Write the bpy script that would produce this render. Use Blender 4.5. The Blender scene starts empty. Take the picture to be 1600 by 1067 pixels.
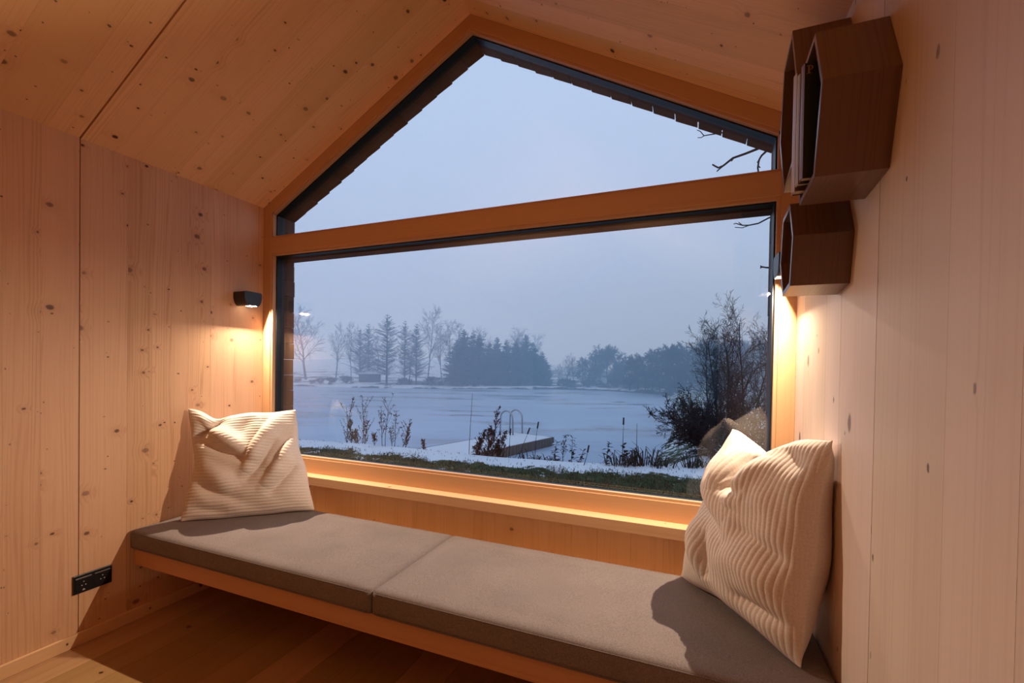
import bpy, math, random
import numpy as np
from mathutils import Vector, Matrix, noise as mnoise

S = bpy.context.scene
COL = S.collection

# ------------------------------------------------------------------ camera
F, PX, PY = 690.77, 800.0, 582.93
YAW, ROLL, PITCH = 0.3834, 0.0158, -0.0119
CAM = Vector((2.5803, -2.0597, 1.3))
_s, _c = math.sin(YAW), math.cos(YAW)
_f0, _r0, _u0 = Vector((-_s, _c, 0)), Vector((_c, _s, 0)), Vector((0, 0, 1))
FWD = _f0 * math.cos(PITCH) + _u0 * math.sin(PITCH)
UP0 = _u0 * math.cos(PITCH) - _f0 * math.sin(PITCH)
RGT = _r0 * math.cos(ROLL) + UP0 * math.sin(ROLL)
UPV = UP0 * math.cos(ROLL) - _r0 * math.sin(ROLL)
cd = bpy.data.cameras.new('camera')
cam = bpy.data.objects.new('camera', cd)
COL.objects.link(cam)
cam.matrix_world = Matrix(((RGT.x, UPV.x, -FWD.x, CAM.x), (RGT.y, UPV.y, -FWD.y, CAM.y), (RGT.z, UPV.z, -FWD.z, CAM.z), (0, 0, 0, 1)))
cd.sensor_fit = 'HORIZONTAL'
cd.sensor_width = 36.0
cd.lens = F / 1600 * 36
cd.shift_x = 0.0
cd.shift_y = (PY - 533.5) / 1600
cd.clip_start, cd.clip_end = 0.02, 600
S.camera = cam

# ------------------------------------------------------------------ world, exposure
w = bpy.data.worlds.new('dusk_sky')
S.world = w
w.use_nodes = True
wn = w.node_tree
wn.nodes.clear()
wo = wn.nodes.new('ShaderNodeOutputWorld')
wb = wn.nodes.new('ShaderNodeBackground')
tc = wn.nodes.new('ShaderNodeTexCoord')
sx = wn.nodes.new('ShaderNodeSeparateXYZ')
rp = wn.nodes.new('ShaderNodeValToRGB')
rp.color_ramp.elements[0].position = 0.0
rp.color_ramp.elements[0].color = (0.355, 0.470, 0.675, 1)
rp.color_ramp.elements[1].position = 0.8
rp.color_ramp.elements[1].color = (0.375, 0.485, 0.680, 1)
wn.links.new(tc.outputs['Generated'], sx.inputs[0])
wn.links.new(sx.outputs['Z'], rp.inputs[0])
wn.links.new(rp.outputs[0], wb.inputs[0])
wb.inputs[1].default_value = 1.52
wn.links.new(wb.outputs[0], wo.inputs[0])
S.view_settings.view_transform = 'Standard'
S.view_settings.look = 'None'
S.view_settings.gamma = 1.0
S.view_settings.use_curve_mapping = False
S.view_settings.exposure = 0.0
S.cycles.max_bounces = 16
S.cycles.diffuse_bounces = 12
S.cycles.glossy_bounces = 4
S.cycles.transparent_max_bounces = 24
S.cycles.volume_bounces = 3
S.cycles.sample_clamp_indirect = 6.0
S.cycles.caustics_reflective = False
S.cycles.caustics_refractive = False
LAMP_TILT = math.radians(64)
LAMP_W = 37.0                      # each wall lamp's LED
LAMP_RGB = (1.0, 0.79, 0.57)
FOG = 0.0155

rnd = random.Random(7)


# ------------------------------------------------------------------ helpers
def ray(px, py):
    d = FWD + RGT * ((px - PX) / F) - UPV * ((py - PY) / F)
    return d


def at(px, py, axis, val):
    d = ray(px, py)
    i = 'xyz'.index(axis)
    return CAM + d * ((val - CAM[i]) / d[i])


class MB:
    """collects faces; build() links ONE mesh object"""
    def __init__(self):
        self.v, self.f, self.uv = [], [], []

    def quad(self, pts, uvs=None):
        n = len(self.v)
        self.v += [tuple(p) for p in pts]
        self.f.append(tuple(range(n, n + len(pts))))
        self.uv += uvs if uvs else [(p[0] + p[1], p[2]) for p in pts]

    def hexa(self, c, ax, off=(0, 0)):
        """c: 8 corners, bottom loop 0-3 then top loop 4-7; ax: unit vector of the grain"""
        ax = Vector(ax)
        for idx in ((0, 3, 2, 1), (4, 5, 6, 7), (0, 1, 5, 4), (1, 2, 6, 5), (2, 3, 7, 6), (3, 0, 4, 7)):
            pts = [Vector(c[i]) for i in idx]
            nrm = (pts[1] - pts[0]).cross(pts[3] - pts[0])
            if nrm.length < 1e-9:
                nrm = (pts[2] - pts[1]).cross(pts[3] - pts[1])
            nrm = nrm.normalized() if nrm.length > 1e-12 else Vector((0, 0, 1))
            if abs(nrm.dot(ax)) > 0.9:
                t = Vector((0, 0, 1)).cross(nrm)
                t = t.normalized() if t.length > .1 else Vector((1, 0, 0))
                b = nrm.cross(t)
                uvs = [(p.dot(t) + off[0], p.dot(b) * 4 + off[1]) for p in pts]
            else:
                t = ax.cross(nrm).normalized()
                uvs = [(p.dot(t) + off[0], p.dot(ax) + off[1]) for p in pts]
            self.quad(pts, uvs)

    def box(self, x0, x1, y0, y1, z0, z1, ax=(0, 0, 1), off=None):
        if off is None:
            off = (rnd.uniform(0, 40), rnd.uniform(0, 40))
        self.hexa([(x0, y0, z0), (x1, y0, z0), (x1, y1, z0), (x0, y1, z0), (x0, y0, z1), (x1, y0, z1), (x1, y1, z1), (x0, y1, z1)], ax, off)

    def prism(self, prof, fn, d0, d1, ax, off=None, caps=True):
        """closed profile of 2d points extruded from d0 to d1; fn(u, v, d) gives the 3d point"""
        if off is None:
            off = (rnd.uniform(0, 40), rnd.uniform(0, 40))
        ax = Vector(ax)
        n = len(prof)
        run = 0
        for i in range(n):
            a, b = prof[i], prof[(i + 1) % n]
            L = math.hypot(b[0] - a[0], b[1] - a[1])
            pts = [fn(*a, d0), fn(*b, d0), fn(*b, d1), fn(*a, d1)]
            self.quad(pts, [(run + off[0], d0 + off[1]), (run + L + off[0], d0 + off[1]), (run + L + off[0], d1 + off[1]), (run + off[0], d1 + off[1])])
            run += L
        if caps:
            self.quad([fn(*p, d0) for p in reversed(prof)], [(p[0] + off[0], p[1] + off[1]) for p in reversed(prof)])
            self.quad([fn(*p, d1) for p in prof], [(p[0] + off[0], p[1] + off[1]) for p in prof])

    def tube(self, pts, radii, n=6, cap=True):
        pts = [Vector(p) for p in pts]
        rings = []
        prev = None
        for i, p in enumerate(pts):
            d = (pts[min(i + 1, len(pts) - 1)] - pts[max(i - 1, 0)]).normalized()
            if prev is None:
                a = d.orthogonal().normalized()
            else:
                a = (prev - d * prev.dot(d)).normalized()
            prev = a
            b = d.cross(a)
            r = radii[i] if hasattr(radii, '__len__') else radii
            base = len(self.v)
            self.v += [tuple(p + (a * math.cos(2 * math.pi * k / n) + b * math.sin(2 * math.pi * k / n)) * r) for k in range(n)]
            rings.append(base)
        for i in range(len(rings) - 1):
            for k in range(n):
                k2 = (k + 1) % n
                self.f.append((rings[i] + k, rings[i] + k2, rings[i + 1] + k2, rings[i + 1] + k))
                self.uv += [(k / n, i), ((k + 1) / n, i), ((k + 1) / n, i + 1), (k / n, i + 1)]
        if cap:
            for base, rev in ((rings[0], True), (rings[-1], False)):
                idx = list(range(base, base + n))
                self.f.append(tuple(reversed(idx)) if rev else tuple(idx))
                self.uv += [(0, 0)] * n

    def mesh(self, name):
        me = bpy.data.meshes.new(name)
        me.from_pydata(self.v, [], self.f)
        ul = me.uv_layers.new(name='grain')
        flat = np.array(self.uv, dtype=np.float32).ravel()
        ul.data.foreach_set('uv', flat)
        me.update()
        return me

    def build(self, name, mat, parent=None, smooth=False, bevel=0.0, kind=None, fix=True):
        me = self.mesh(name)
        o = bpy.data.objects.new(name, me)
        COL.objects.link(o)
        if mat:
            me.materials.append(mat)
        if fix:
            import bmesh
            bm = bmesh.new()
            bm.from_mesh(me)
            bmesh.ops.remove_doubles(bm, verts=bm.verts, dist=1e-6)
            bmesh.ops.recalc_face_normals(bm, faces=bm.faces)
            bm.to_mesh(me)
            bm.free()
        if smooth:
            me.polygons.foreach_set('use_smooth', [True] * len(me.polygons))
        if bevel:
            m = o.modifiers.new('bevel', 'BEVEL')
            m.width = bevel
            m.segments = 2
            m.limit_method = 'ANGLE'
            m.angle_limit = math.radians(40)
        put(o, parent)
        if kind:
            o['kind'] = kind
        return o


def put(o, parent):
    if parent is not None:
        o.parent = parent
        o.matrix_parent_inverse = parent.matrix_world.inverted()


def grid_obj(name, P, mat, parent=None, uv=None, close=False, smooth=True, kind=None):
    """P: (n, m, 3) array of points"""
    n, m = P.shape[:2]
    idx = np.arange(n * m).reshape(n, m)
    q = np.stack([idx[:-1, :-1], idx[1:, :-1], idx[1:, 1:], idx[:-1, 1:]], -1).reshape(-1, 4)
    me = bpy.data.meshes.new(name)
    me.from_pydata(P.reshape(-1, 3).tolist(), [], q.tolist())
    if uv is not None:
        ul = me.uv_layers.new(name='grain')
        ul.data.foreach_set('uv', uv.reshape(-1, 2)[q.ravel()].astype(np.float32).ravel())
    me.materials.append(mat)
    if smooth:
        me.polygons.foreach_set('use_smooth', [True] * len(me.polygons))
    o = bpy.data.objects.new(name, me)
    COL.objects.link(o)
    put(o, parent)
    if kind:
        o['kind'] = kind
    return o


def empty(name, loc=(0, 0, 0), rz=0.0, kind=None):
    o = bpy.data.objects.new(name, None)
    o.empty_display_size = 0.1
    COL.objects.link(o)
    o.matrix_world = Matrix.Translation(Vector(loc)) @ Matrix.Rotation(rz, 4, 'Z')
    o.matrix_basis = o.matrix_world.copy()
    o.location = loc
    o.rotation_euler = (0, 0, rz)
    if kind:
        o['kind'] = kind
    return o


def tag(o, label, cat, group=None, kind=None):
    o['label'] = label
    o['category'] = cat
    if group:
        o['group'] = group
    if kind:
        o['kind'] = kind
    return o


def copy_tree(o, parent=None):
    c = o.copy()
    COL.objects.link(c)
    if parent is not None:
        c.parent = parent
    for ch in list(o.children):
        copy_tree(ch, c)
    return c


# ------------------------------------------------------------------ materials
class N:
    """small node helper"""
    def __init__(self, name):
        self.m = bpy.data.materials.new(name)
        self.m.use_nodes = True
        self.t = self.m.node_tree
        self.t.nodes.clear()
        self.out = self.t.nodes.new('ShaderNodeOutputMaterial')

    def n(self, kind, **kw):
        nd = self.t.nodes.new('ShaderNode' + kind)
        for k, v in kw.items():
            setattr(nd, k, v)
        return nd

    def l(self, a, b):
        self.t.links.new(a, b)

    def set(self, sock, v):
        if isinstance(v, (int, float)):
            sock.default_value = v
        elif isinstance(v, (tuple, list)):
            sock.default_value = tuple(v) + (1,) if len(v) == 3 and sock.type == 'RGBA' else v
        else:
            self.l(v, sock)

    def math(self, op, a, b=0.0, c=None, clamp=False):
        nd = self.n('Math', operation=op, use_clamp=clamp)
        self.set(nd.inputs[0], a)
        self.set(nd.inputs[1], b)
        if c is not None:
            self.set(nd.inputs[2], c)
        return nd.outputs[0]

    def mapr(self, v, a, b, c=0.0, d=1.0, smooth=False):
        nd = self.n('MapRange', interpolation_type='SMOOTHSTEP' if smooth else 'LINEAR')
        for i, x in enumerate((v, a, b, c, d)):
            self.set(nd.inputs[i], x)
        return nd.outputs[0]

    def mix(self, f, a, b, mode='MIX'):
        nd = self.n('Mix', data_type='RGBA', blend_type=mode)
        self.set(nd.inputs[0], f)
        self.set(nd.inputs[6], a)
        self.set(nd.inputs[7], b)
        return nd.outputs[2]

    def noise(self, vec, scale=1.0, detail=2.0, rough=0.5, dims='3D'):
        nd = self.n('TexNoise', noise_dimensions=dims)
        if vec is not None:
            self.l(vec, nd.inputs['Vector'])
        nd.inputs['Scale'].default_value = scale
        nd.inputs['Detail'].default_value = detail
        nd.inputs['Roughness'].default_value = rough
        return nd.outputs['Fac']

    def xyz(self, x, y, z=0.0):
        nd = self.n('CombineXYZ')
        self.set(nd.inputs[0], x)
        self.set(nd.inputs[1], y)
        self.set(nd.inputs[2], z)
        return nd.outputs[0]

    def bsdf(self, color, rough=0.5, spec=0.5, normal=None, **kw):
        b = self.n('BsdfPrincipled')
        self.set(b.inputs['Base Color'], color)
        self.set(b.inputs['Roughness'], rough)
        b.inputs['Specular IOR Level'].default_value = spec
        for k, v in kw.items():
            self.set(b.inputs[k], v)
        if normal is not None:
            self.l(normal, b.inputs['Normal'])
        self.l(b.outputs[0], self.out.inputs[0])
        return b

    def bump(self, h, strength=0.3, dist=0.002):
        nd = self.n('Bump')
        nd.inputs['Strength'].default_value = strength
        nd.inputs['Distance'].default_value = dist
        self.l(h, nd.inputs['Height'])
        return nd.outputs[0]


def wood(name, light, dark, knot, ring_amt=0.45, knot_p=0.55, rough=0.5, freq=260.0, spec=0.35, tint=0.10, wave=9.0, knot_size=1.0, coat=0.0, kasp=1.25):
    a = N(name)
    tcn = a.n('TexCoord')
    sp = a.n('SeparateXYZ')
    a.l(tcn.outputs['UV'], sp.inputs[0])
    u, v = sp.outputs[0], sp.outputs[1]
    uvv = a.xyz(u, v)

    def knots(cell, p, rmin, rmax):
        vo = a.n('TexVoronoi', voronoi_dimensions='2D', feature='F1')
        wob = a.noise(uvv, 60.0, 1.0, dims='2D')
        vec = a.xyz(a.math('ADD', u, a.math('MULTIPLY', wob, 0.006)), a.math('MULTIPLY', v, kasp))
        a.l(vec, vo.inputs['Vector'])
        vo.inputs['Scale'].default_value = 1 / cell
        cs = a.n('SeparateColor')
        a.l(vo.outputs['Color'], cs.inputs[0])
        on = a.math('GREATER_THAN', cs.outputs[0], p)
        r = a.mapr(a.math('POWER', cs.outputs[1], 2.0), 0, 1, rmin / cell * knot_size, rmax / cell * knot_size)
        d = a.math('DIVIDE', vo.outputs['Distance'], r)
        core = a.math('MULTIPLY', a.mapr(d, 1.15, 0.6, 0, 1, True), on)
        halo = a.math('MULTIPLY', a.mapr(d, 5.0, 0.3, 0, 1, True), on)
        return core, halo, cs.outputs[2]
    k1, h1, c1 = knots(0.19, knot_p, 0.006, 0.017)
    k2, h2, c2 = knots(0.11, knot_p + 0.12, 0.0025, 0.006)
    low = a.noise(a.xyz(a.math('MULTIPLY', u, 7.0), a.math('MULTIPLY', v, 0.55)), 1.0, 2.0, dims='2D')
    ph = a.math('MULTIPLY', u, freq)
    ph = a.math('MULTIPLY_ADD', low, wave * 2.2, ph)
    mid = a.noise(a.xyz(a.math('MULTIPLY', u, 38.0), a.math('MULTIPLY', v, 0.5)), 1.0, 1.0, dims='2D')
    ph = a.math('MULTIPLY_ADD', mid, 15.0, ph)
    ph = a.math('MULTIPLY_ADD', h1, 7.0, ph)
    ph = a.math('MULTIPLY_ADD', h2, 2.0, ph)
    rg = a.mapr(a.math('SINE', ph), -0.3, 1.0, 0, 1)
    rg = a.math('MULTIPLY', rg, rg)
    amp = a.mapr(a.noise(a.xyz(a.math('MULTIPLY', u, 14.0), a.math('MULTIPLY', v, 0.3)), 1.0, 2.0, dims='2D'), 0.35, 0.7, 0.12, 1.0)
    rg = a.math('MULTIPLY', rg, amp)
    fib = a.noise(a.xyz(a.math('MULTIPLY', u, 420.0), a.math('MULTIPLY', v, 9.0)), 1.0, 2.0, dims='2D')
    f = a.math('MULTIPLY_ADD', a.math('SUBTRACT', fib, 0.5), 0.30, a.math('MULTIPLY', rg, ring_amt))
    f = a.math('ADD', f, a.mapr(low, 0.3, 0.75, -0.05, 0.18))
    f = a.math('MULTIPLY_ADD', h1, 0.18, f, clamp=True)
    colr = a.mix(f, light, dark)
    oi = a.n('ObjectInfo')
    tv = a.mapr(oi.outputs['Random'], 0, 1, 1 - tint, 1 + tint * 0.5)
    colr = a.mix(1.0, colr, a.xyz(tv, tv, a.math('MULTIPLY', tv, tv)), 'MULTIPLY')
    kk = a.math('MAXIMUM', a.math('MULTIPLY', k1, a.mapr(c1, 0, 1, 0.45, 1.0)), a.math('MULTIPLY', k2, a.mapr(c2, 0, 1, 0.5, 1.0)))
    colr = a.mix(kk, colr, knot)
    bmp = a.bump(a.math('SUBTRACT', 1.0, f), 0.12, 0.0015)
    a.bsdf(colr, rough, spec, bmp, **({'Coat Weight': coat, 'Coat Roughness': 0.16} if coat else {}))
    return a.m


SPRUCE = wood('spruce_wall', (0.71, 0.435, 0.270), (0.43, 0.19, 0.095), (0.060, 0.020, 0.012), ring_amt=0.38, knot_p=0.50, wave=12.0, freq=380.0)
SPRUCE_COOL_LIT = wood('spruce_wall_cool_lit', (0.67, 0.545, 0.485), (0.54, 0.40, 0.335), (0.07, 0.035, 0.025), ring_amt=0.36, knot_p=0.60, wave=4.0, knot_size=1.2, kasp=0.5)  # wall spruce again, with the right wall's cool light put into its colour
CEIL = wood('spruce_ceiling', (0.90, 0.575, 0.325), (0.62, 0.31, 0.135), (0.060, 0.020, 0.010), ring_amt=0.36, knot_p=0.42, freq=360.0)
FRAME = wood('larch_frame', (0.64, 0.385, 0.215), (0.54, 0.295, 0.145), (0.30, 0.12, 0.04), ring_amt=0.22, knot_p=1.2, rough=0.4, tint=0.04, spec=0.4)
SILLW = wood('sill_spruce', (0.76, 0.50, 0.285), (0.58, 0.33, 0.16), (0.10, 0.04, 0.02), ring_amt=0.30, knot_p=0.82, tint=0.03)
RAIL = wood('bench_rail', (0.60, 0.31, 0.17), (0.45, 0.19, 0.085), (0.2, 0.06, 0.02), ring_amt=0.5, knot_p=1.2, rough=0.45)
FLOOR = wood('oak_floor', (0.42, 0.25, 0.12), (0.25, 0.12, 0.052), (0.06, 0.025, 0.01), ring_amt=0.35, knot_p=0.9, rough=0.38, tint=0.25)
SMOKED = wood('smoked_oak', (0.160, 0.084, 0.050), (0.085, 0.039, 0.023), (0.03, 0.012, 0.007), ring_amt=0.55, knot_p=1.2, rough=0.35, freq=420.0, spec=0.5, coat=0.35)
CLAD = wood('weathered_cladding', (0.085, 0.050, 0.042), (0.05, 0.028, 0.025), (0.03, 0.015, 0.012), ring_amt=0.4, knot_p=1.1, rough=0.7, tint=0.3)
DOCKW = wood('dock_timber', (0.13, 0.10, 0.085), (0.07, 0.055, 0.05), (0.03, 0.02, 0.02), ring_amt=0.4, knot_p=0.9, rough=0.8)


def plain(name, color, rough=0.5, spec=0.5, metal=0.0, var=0.0, scale=20.0):
    a = N(name)
    c = color
    if var:
        t = a.n('TexCoord')
        nz = a.noise(t.outputs['Object'], scale, 3.0)
        c = a.mix(a.mapr(nz, 0.3, 0.7), tuple(x * (1 - var) for x in color), tuple(min(1, x * (1 + var)) for x in color))
    a.bsdf(c, rough, spec, **{'Metallic': metal})
    return a.m


BLACKF = plain('black_gasket', (0.008, 0.008, 0.010), 0.45, 0.4)
BLACK = plain('black_metal', (0.018, 0.016, 0.015), 0.35, 0.5, var=0.2)
BLACKP = plain('black_plastic', (0.012, 0.012, 0.014), 0.3, 0.5)
STEEL = plain('brushed_steel', (0.36, 0.38, 0.41), 0.35, 0.5, 1.0)
DARKW = plain('dark_sheathing', (0.03, 0.018, 0.01), 0.9)
STRIP = plain('grey_hinge_strip', (0.22, 0.2, 0.19), 0.4)
PINM = plain('socket_pin_metal', (0.45, 0.43, 0.42), 0.35)


def glass_mat():
    a = N('window_glass')
    lw = a.n('LayerWeight')
    lw.inputs['Blend'].default_value = 0.5
    fac = a.math('MULTIPLY_ADD', a.math('POWER', lw.outputs['Facing'], 4.0), 0.8, 0.052, clamp=True)
    tr = a.n('BsdfTransparent')
    tr.inputs[0].default_value = (0.985, 0.99, 0.99, 1)
    gl = a.n('BsdfGlossy')
    gl.inputs['Roughness'].default_value = 0.0
    gl.inputs['Color'].default_value = (0.95, 0.95, 0.95, 1)
    mx = a.n('MixShader')
    a.l(fac, mx.inputs[0])
    a.l(tr.outputs[0], mx.inputs[1])
    a.l(gl.outputs[0], mx.inputs[2])
    a.l(mx.outputs[0], a.out.inputs[0])
    return a.m


GLASS = glass_mat()


def emit(name, color, strength):
    a = N(name)
    e = a.n('Emission')
    e.inputs[0].default_value = tuple(color) + (1,)
    e.inputs[1].default_value = strength
    a.l(e.outputs[0], a.out.inputs[0])
    return a.m


LED = emit('led_glow', (1.0, 0.82, 0.6), 14.0)


def fabric(name, c0, c1, scale=900.0, rough=0.95):
    a = N(name)
    t = a.n('TexCoord')
    nz = a.noise(t.outputs['Object'], 260.0, 2.0)
    lo = a.noise(t.outputs['Object'], 6.0, 3.0)
    sp = a.n('SeparateXYZ')
    a.l(t.outputs['Object'], sp.inputs[0])
    wx = a.math('SINE', a.math('MULTIPLY', sp.outputs[0], scale))
    wy = a.math('SINE', a.math('MULTIPLY', sp.outputs[1], scale))
    wz = a.math('SINE', a.math('MULTIPLY', sp.outputs[2], scale))
    wv = a.math('ADD', a.math('MULTIPLY', wx, wy), a.math('MULTIPLY', wz, 0.5))
    f = a.math('ADD', a.mapr(nz, 0.3, 0.7), a.math('MULTIPLY', wv, 0.15))
    f = a.math('ADD', f, a.mapr(lo, 0.3, 0.7, -0.15, 0.15), clamp=True)
    c = a.mix(f, c0, c1)
    a.bsdf(c, rough, 0.15, a.bump(f, 0.25, 0.001), **{'Sheen Weight': 0.0, 'Sheen Roughness': 0.5})
    return a.m


SEATF = fabric('taupe_upholstery', (0.155, 0.128, 0.124), (0.235, 0.197, 0.188))
CORD = fabric('beige_corduroy', (0.58, 0.49, 0.43), (0.68, 0.59, 0.53), 500.0)


# ------------------------------------------------------------------ room shell
W, HE, HR = 2.97, 2.308, 3.135
HALF = W / 2
SL = (HR - HE) / HALF
ANG = math.atan(SL)
YB = -5.2                       # rear wall
JOINTS = [-0.93, -0.53]


def splits(y0, y1, fixed, lo=0.10, hi=0.19, coarse_below=-2.1):
    ys = sorted([y0, y1] + [f for f in fixed if y0 < f < y1])
    out = [ys[0]]
    for a_, b_ in zip(ys[:-1], ys[1:]):
        y = b_
        loc = []
        while y - a_ > hi * 1.4:
            step = rnd.uniform(lo, hi) if y > coarse_below else 0.6
            if y - step - a_ < lo:
                break
            y -= step
            loc.append(y)
        out += sorted(loc) + [b_]
    return out


def gap_of(y, panel, fine=0.0002):
    return panel if any(abs(y - j) < 1e-6 for j in panel_joints) else fine


# left wall
panel_joints = [-0.93]
wl = empty('wall_left', (0, -2.5, 0), kind='structure')
ys = splits(YB, 0.0, [-0.93, -0.53, -0.20])
for a_, b_ in zip(ys[:-1], ys[1:]):
    mb = MB()
    g0, g1 = gap_of(a_, 0.0018), gap_of(b_, 0.0018)
    x1 = -rnd.uniform(0, 0.0004)
    y0, y1 = a_ + g0, b_ - g1
    z1 = HE
    mb.hexa([(x1, y0, 0), (x1, y1, 0), (x1 - .03, y1, 0), (x1 - .03, y0, 0), (x1, y0, z1), (x1, y1, z1), (x1 - .03, y1, z1 - .02), (x1 - .03, y0, z1 - .02)], (0, 0, 1), (rnd.uniform(0, 40), rnd.uniform(0, 40)))
    mb.build('board', SPRUCE, wl)
mb = MB()
mb.box(-0.14, -0.0305, YB - .1, 0.06, -0.02, HE - 0.085)
mb.build('sheathing', DARKW, wl)

# right wall
panel_joints = [-0.819]
wr = empty('wall_right', (W, -2.5, 0), kind='structure')
ys = splits(YB, 0.0, [-0.819, -1.12, -1.3])
for a_, b_ in zip(ys[:-1], ys[1:]):
    mb = MB()
    g0, g1 = gap_of(a_, 0.0016), gap_of(b_, 0.0016)
    x1 = W + rnd.uniform(0, 0.0003)
    y0, y1 = a_ + g0, b_ - g1
    mb.hexa([(x1, y1, 0), (x1, y0, 0), (x1 + .03, y0, 0), (x1 + .03, y1, 0), (x1, y1, HE), (x1, y0, HE), (x1 + .03, y0, HE - .02), (x1 + .03, y1, HE - .02)], (0, 0, 1), (rnd.uniform(0, 40), rnd.uniform(0, 40)))
    mb.build('board', SPRUCE_COOL_LIT, wr)
mb = MB()
mb.box(W + 0.0305, W + 0.14, YB - .1, 0.06, -0.02, HE - 0.085)
mb.build('sheathing', DARKW, wr)

# ceiling, two slopes of boards laid up the slope
ce = empty('ceiling', (HALF, -2.5, HR), kind='structure')
for side, joints, fixed in ((0, [-0.93], [-0.93, -0.53, -0.22]), (1, [-1.02], [-1.02, -0.42])):
    panel_joints = joints
    ys = splits(YB, 0.0, fixed, 0.11, 0.2)
    for a_, b_ in zip(ys[:-1], ys[1:]):
        g0, g1 = gap_of(a_, 0.0035), gap_of(b_, 0.0035)
        j = rnd.uniform(0, 0.0004)
        y0, y1 = a_ + g0, b_ - g1
        mb = MB()
        t = .03 / math.cos(ANG)

        def P(s, y, dz):
            x = s if side == 0 else W - s
            return (x, y, HE + SL * s + dz + j)
        e = -0.03
        c = [P(e, y0, 0), P(e, y1, 0), P(HALF, y1, 0), P(HALF, y0, 0), P(e, y0, t), P(e, y1, t), P(HALF, y1, t), P(HALF, y0, t)]
        ax = Vector((math.cos(ANG) * (1 if side == 0 else -1), 0, math.sin(ANG)))
        mb.hexa(c, ax, (rnd.uniform(0, 40), rnd.uniform(0, 40)))
        mb.build('board', CEIL, ce)
for side in (0, 1):
    mb = MB()
    t0 = .0315 / math.cos(ANG)
    t1 = .16 / math.cos(ANG)

    def P(s, y, dz):
        x = s if side == 0 else W - s
        return (x, y, HE + SL * s + dz)
    mb.hexa([P(-.3, YB - .1, t0), P(-.3, .14, t0), P(HALF, .14, t0), P(HALF, YB - .1, t0), P(-.3, YB - .1, t1), P(-.3, .14, t1), P(HALF, .14, t1), P(HALF, YB - .1, t1)], (1, 0, 0))
    mb.build('roof_deck', DARKW, ce)

# rear wall behind the camera (gable)
wb_ = empty('wall_back', (HALF, YB, 0), kind='structure')
n = 10
for i in range(n):
    x0, x1 = W * i / n + .0004, W * (i + 1) / n - .0004
    h0 = HE + SL * min(x0, W - x0)
    h1 = HE + SL * min(x1, W - x1)
    mb = MB()
    mb.hexa([(x0, YB - .03, 0), (x1, YB - .03, 0), (x1, YB, 0), (x0, YB, 0), (x0, YB - .03, h0), (x1, YB - .03, h1), (x1, YB, h1), (x0, YB, h0)], (0, 0, 1), (rnd.uniform(0, 40), rnd.uniform(0, 40)))
    mb.build('board', SMOKED, wb_)
mb = MB()
mb.box(-.14, W + .14, YB - .12, YB - .031, -.02, HR + .1)
mb.build('sheathing', DARKW, wb_)

# floor: oak planks running towards the window
fl = empty('floor', (HALF, -2.5, 0), kind='structure')
pw = 0.185
i = 0
x = 0.0
while x < W - 1e-6:
    x1 = min(x + pw, W)
    y = YB + rnd.uniform(0.0, 1.5) - 1.5
    while y < 0:
        y1 = min(y + rnd.uniform(1.5, 2.2), 0)
        ya = max(y, YB)
        if y1 - ya > .02:
            mb = MB()
            mb.box(x + .0005, x1 - .0005, ya + .0005, y1 - .0005, -0.02, rnd.uniform(-.0004, 0), (0, 1, 0))
            mb.build('plank', FLOOR, fl)
        y = y1
    x = x1
mb = MB()
mb.box(-.14, W + .14, YB - .1, .12, -.2, -.0205)
mb.build('subfloor', DARKW, fl)

for nm, x0, x1, y0, y1 in (('baseboard_left', 0.0004, .016, YB, -.021), ('baseboard_right', W - .016, W - .0004, YB, -.021), ('baseboard_front', .0165, W - .0165, -.036, -.0205)):
    mb = MB()
    mb.box(x0, x1, y0 + .001, y1, 0.0, .058, (0, 1, 0) if x1 - x0 < .1 else (1, 0, 0))
    o = mb.build(nm, SILLW, None, bevel=.002, kind='structure')

# front wall below the window: vertical boards
wf = empty('wall_front', (HALF, 0, 0), kind='structure')
x = 0.0
while x < W - 1e-6:
    x1 = x + rnd.uniform(.09, .16)
    if W - x1 < .07:
        x1 = W
    mb = MB()
    mb.box(x + .0003, x1 - .0003, -.02, .02, 0.0, .5815, (0, 0, 1))
    mb.build('board', SILLW, wf)
    x = x1
mb = MB()
mb.box(-.14, W + .14, .0205, .14, -.2, .60)
mb.build('sheathing', DARKW, wf)

# ------------------------------------------------------------------ window_1: the glazed gable
win = empty('window_1', (HALF, 0, .63), kind='structure')
J = 0.0766                       # frame width
JV = J / math.cos(ANG)
ZB, ZM0, ZM1 = 0.7328, 1.9995, 2.1224
ZSILL = 0.632


def zc(x, off=0.0):
    return HE + SL * min(x, W - x) - off / math.cos(ANG)


BD = 0.013                       # width of the inner bead


def rake_pair(o0, o1, y0, y1, mat, nm, parent, bevel=0.0, zlow=None):
    """two rails following the roof slope between offsets o0 and o1 below the ceiling"""
    for side in (0, 1):
        mb = MB()
        pts = []
        xs = (o0 if zlow is None else zlow[0], HALF)

        def Q(x, off, y):
            return (x if side == 0 else W - x, y, zc(x, off))
        xa = zlow if zlow is not None else 0.0
        c = [Q(xa, o1, y0), Q(HALF, o1, y0), Q(HALF, o1, y1), Q(xa, o1, y1), Q(xa, o0, y0), Q(HALF, o0, y0), Q(HALF, o0, y1), Q(xa, o0, y1)]
        ax = Vector((math.cos(ANG) * (1 if side == 0 else -1), 0, math.sin(ANG)))
        mb.hexa(c, ax, (rnd.uniform(0, 40), rnd.uniform(0, 40)))
        mb.build(nm, mat, parent, bevel=bevel)


rake_pair.__defaults__
# main frame: jambs, rakes, transom, bottom rail (front face y=0)
Jm = J - BD
YF = 0.060


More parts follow.
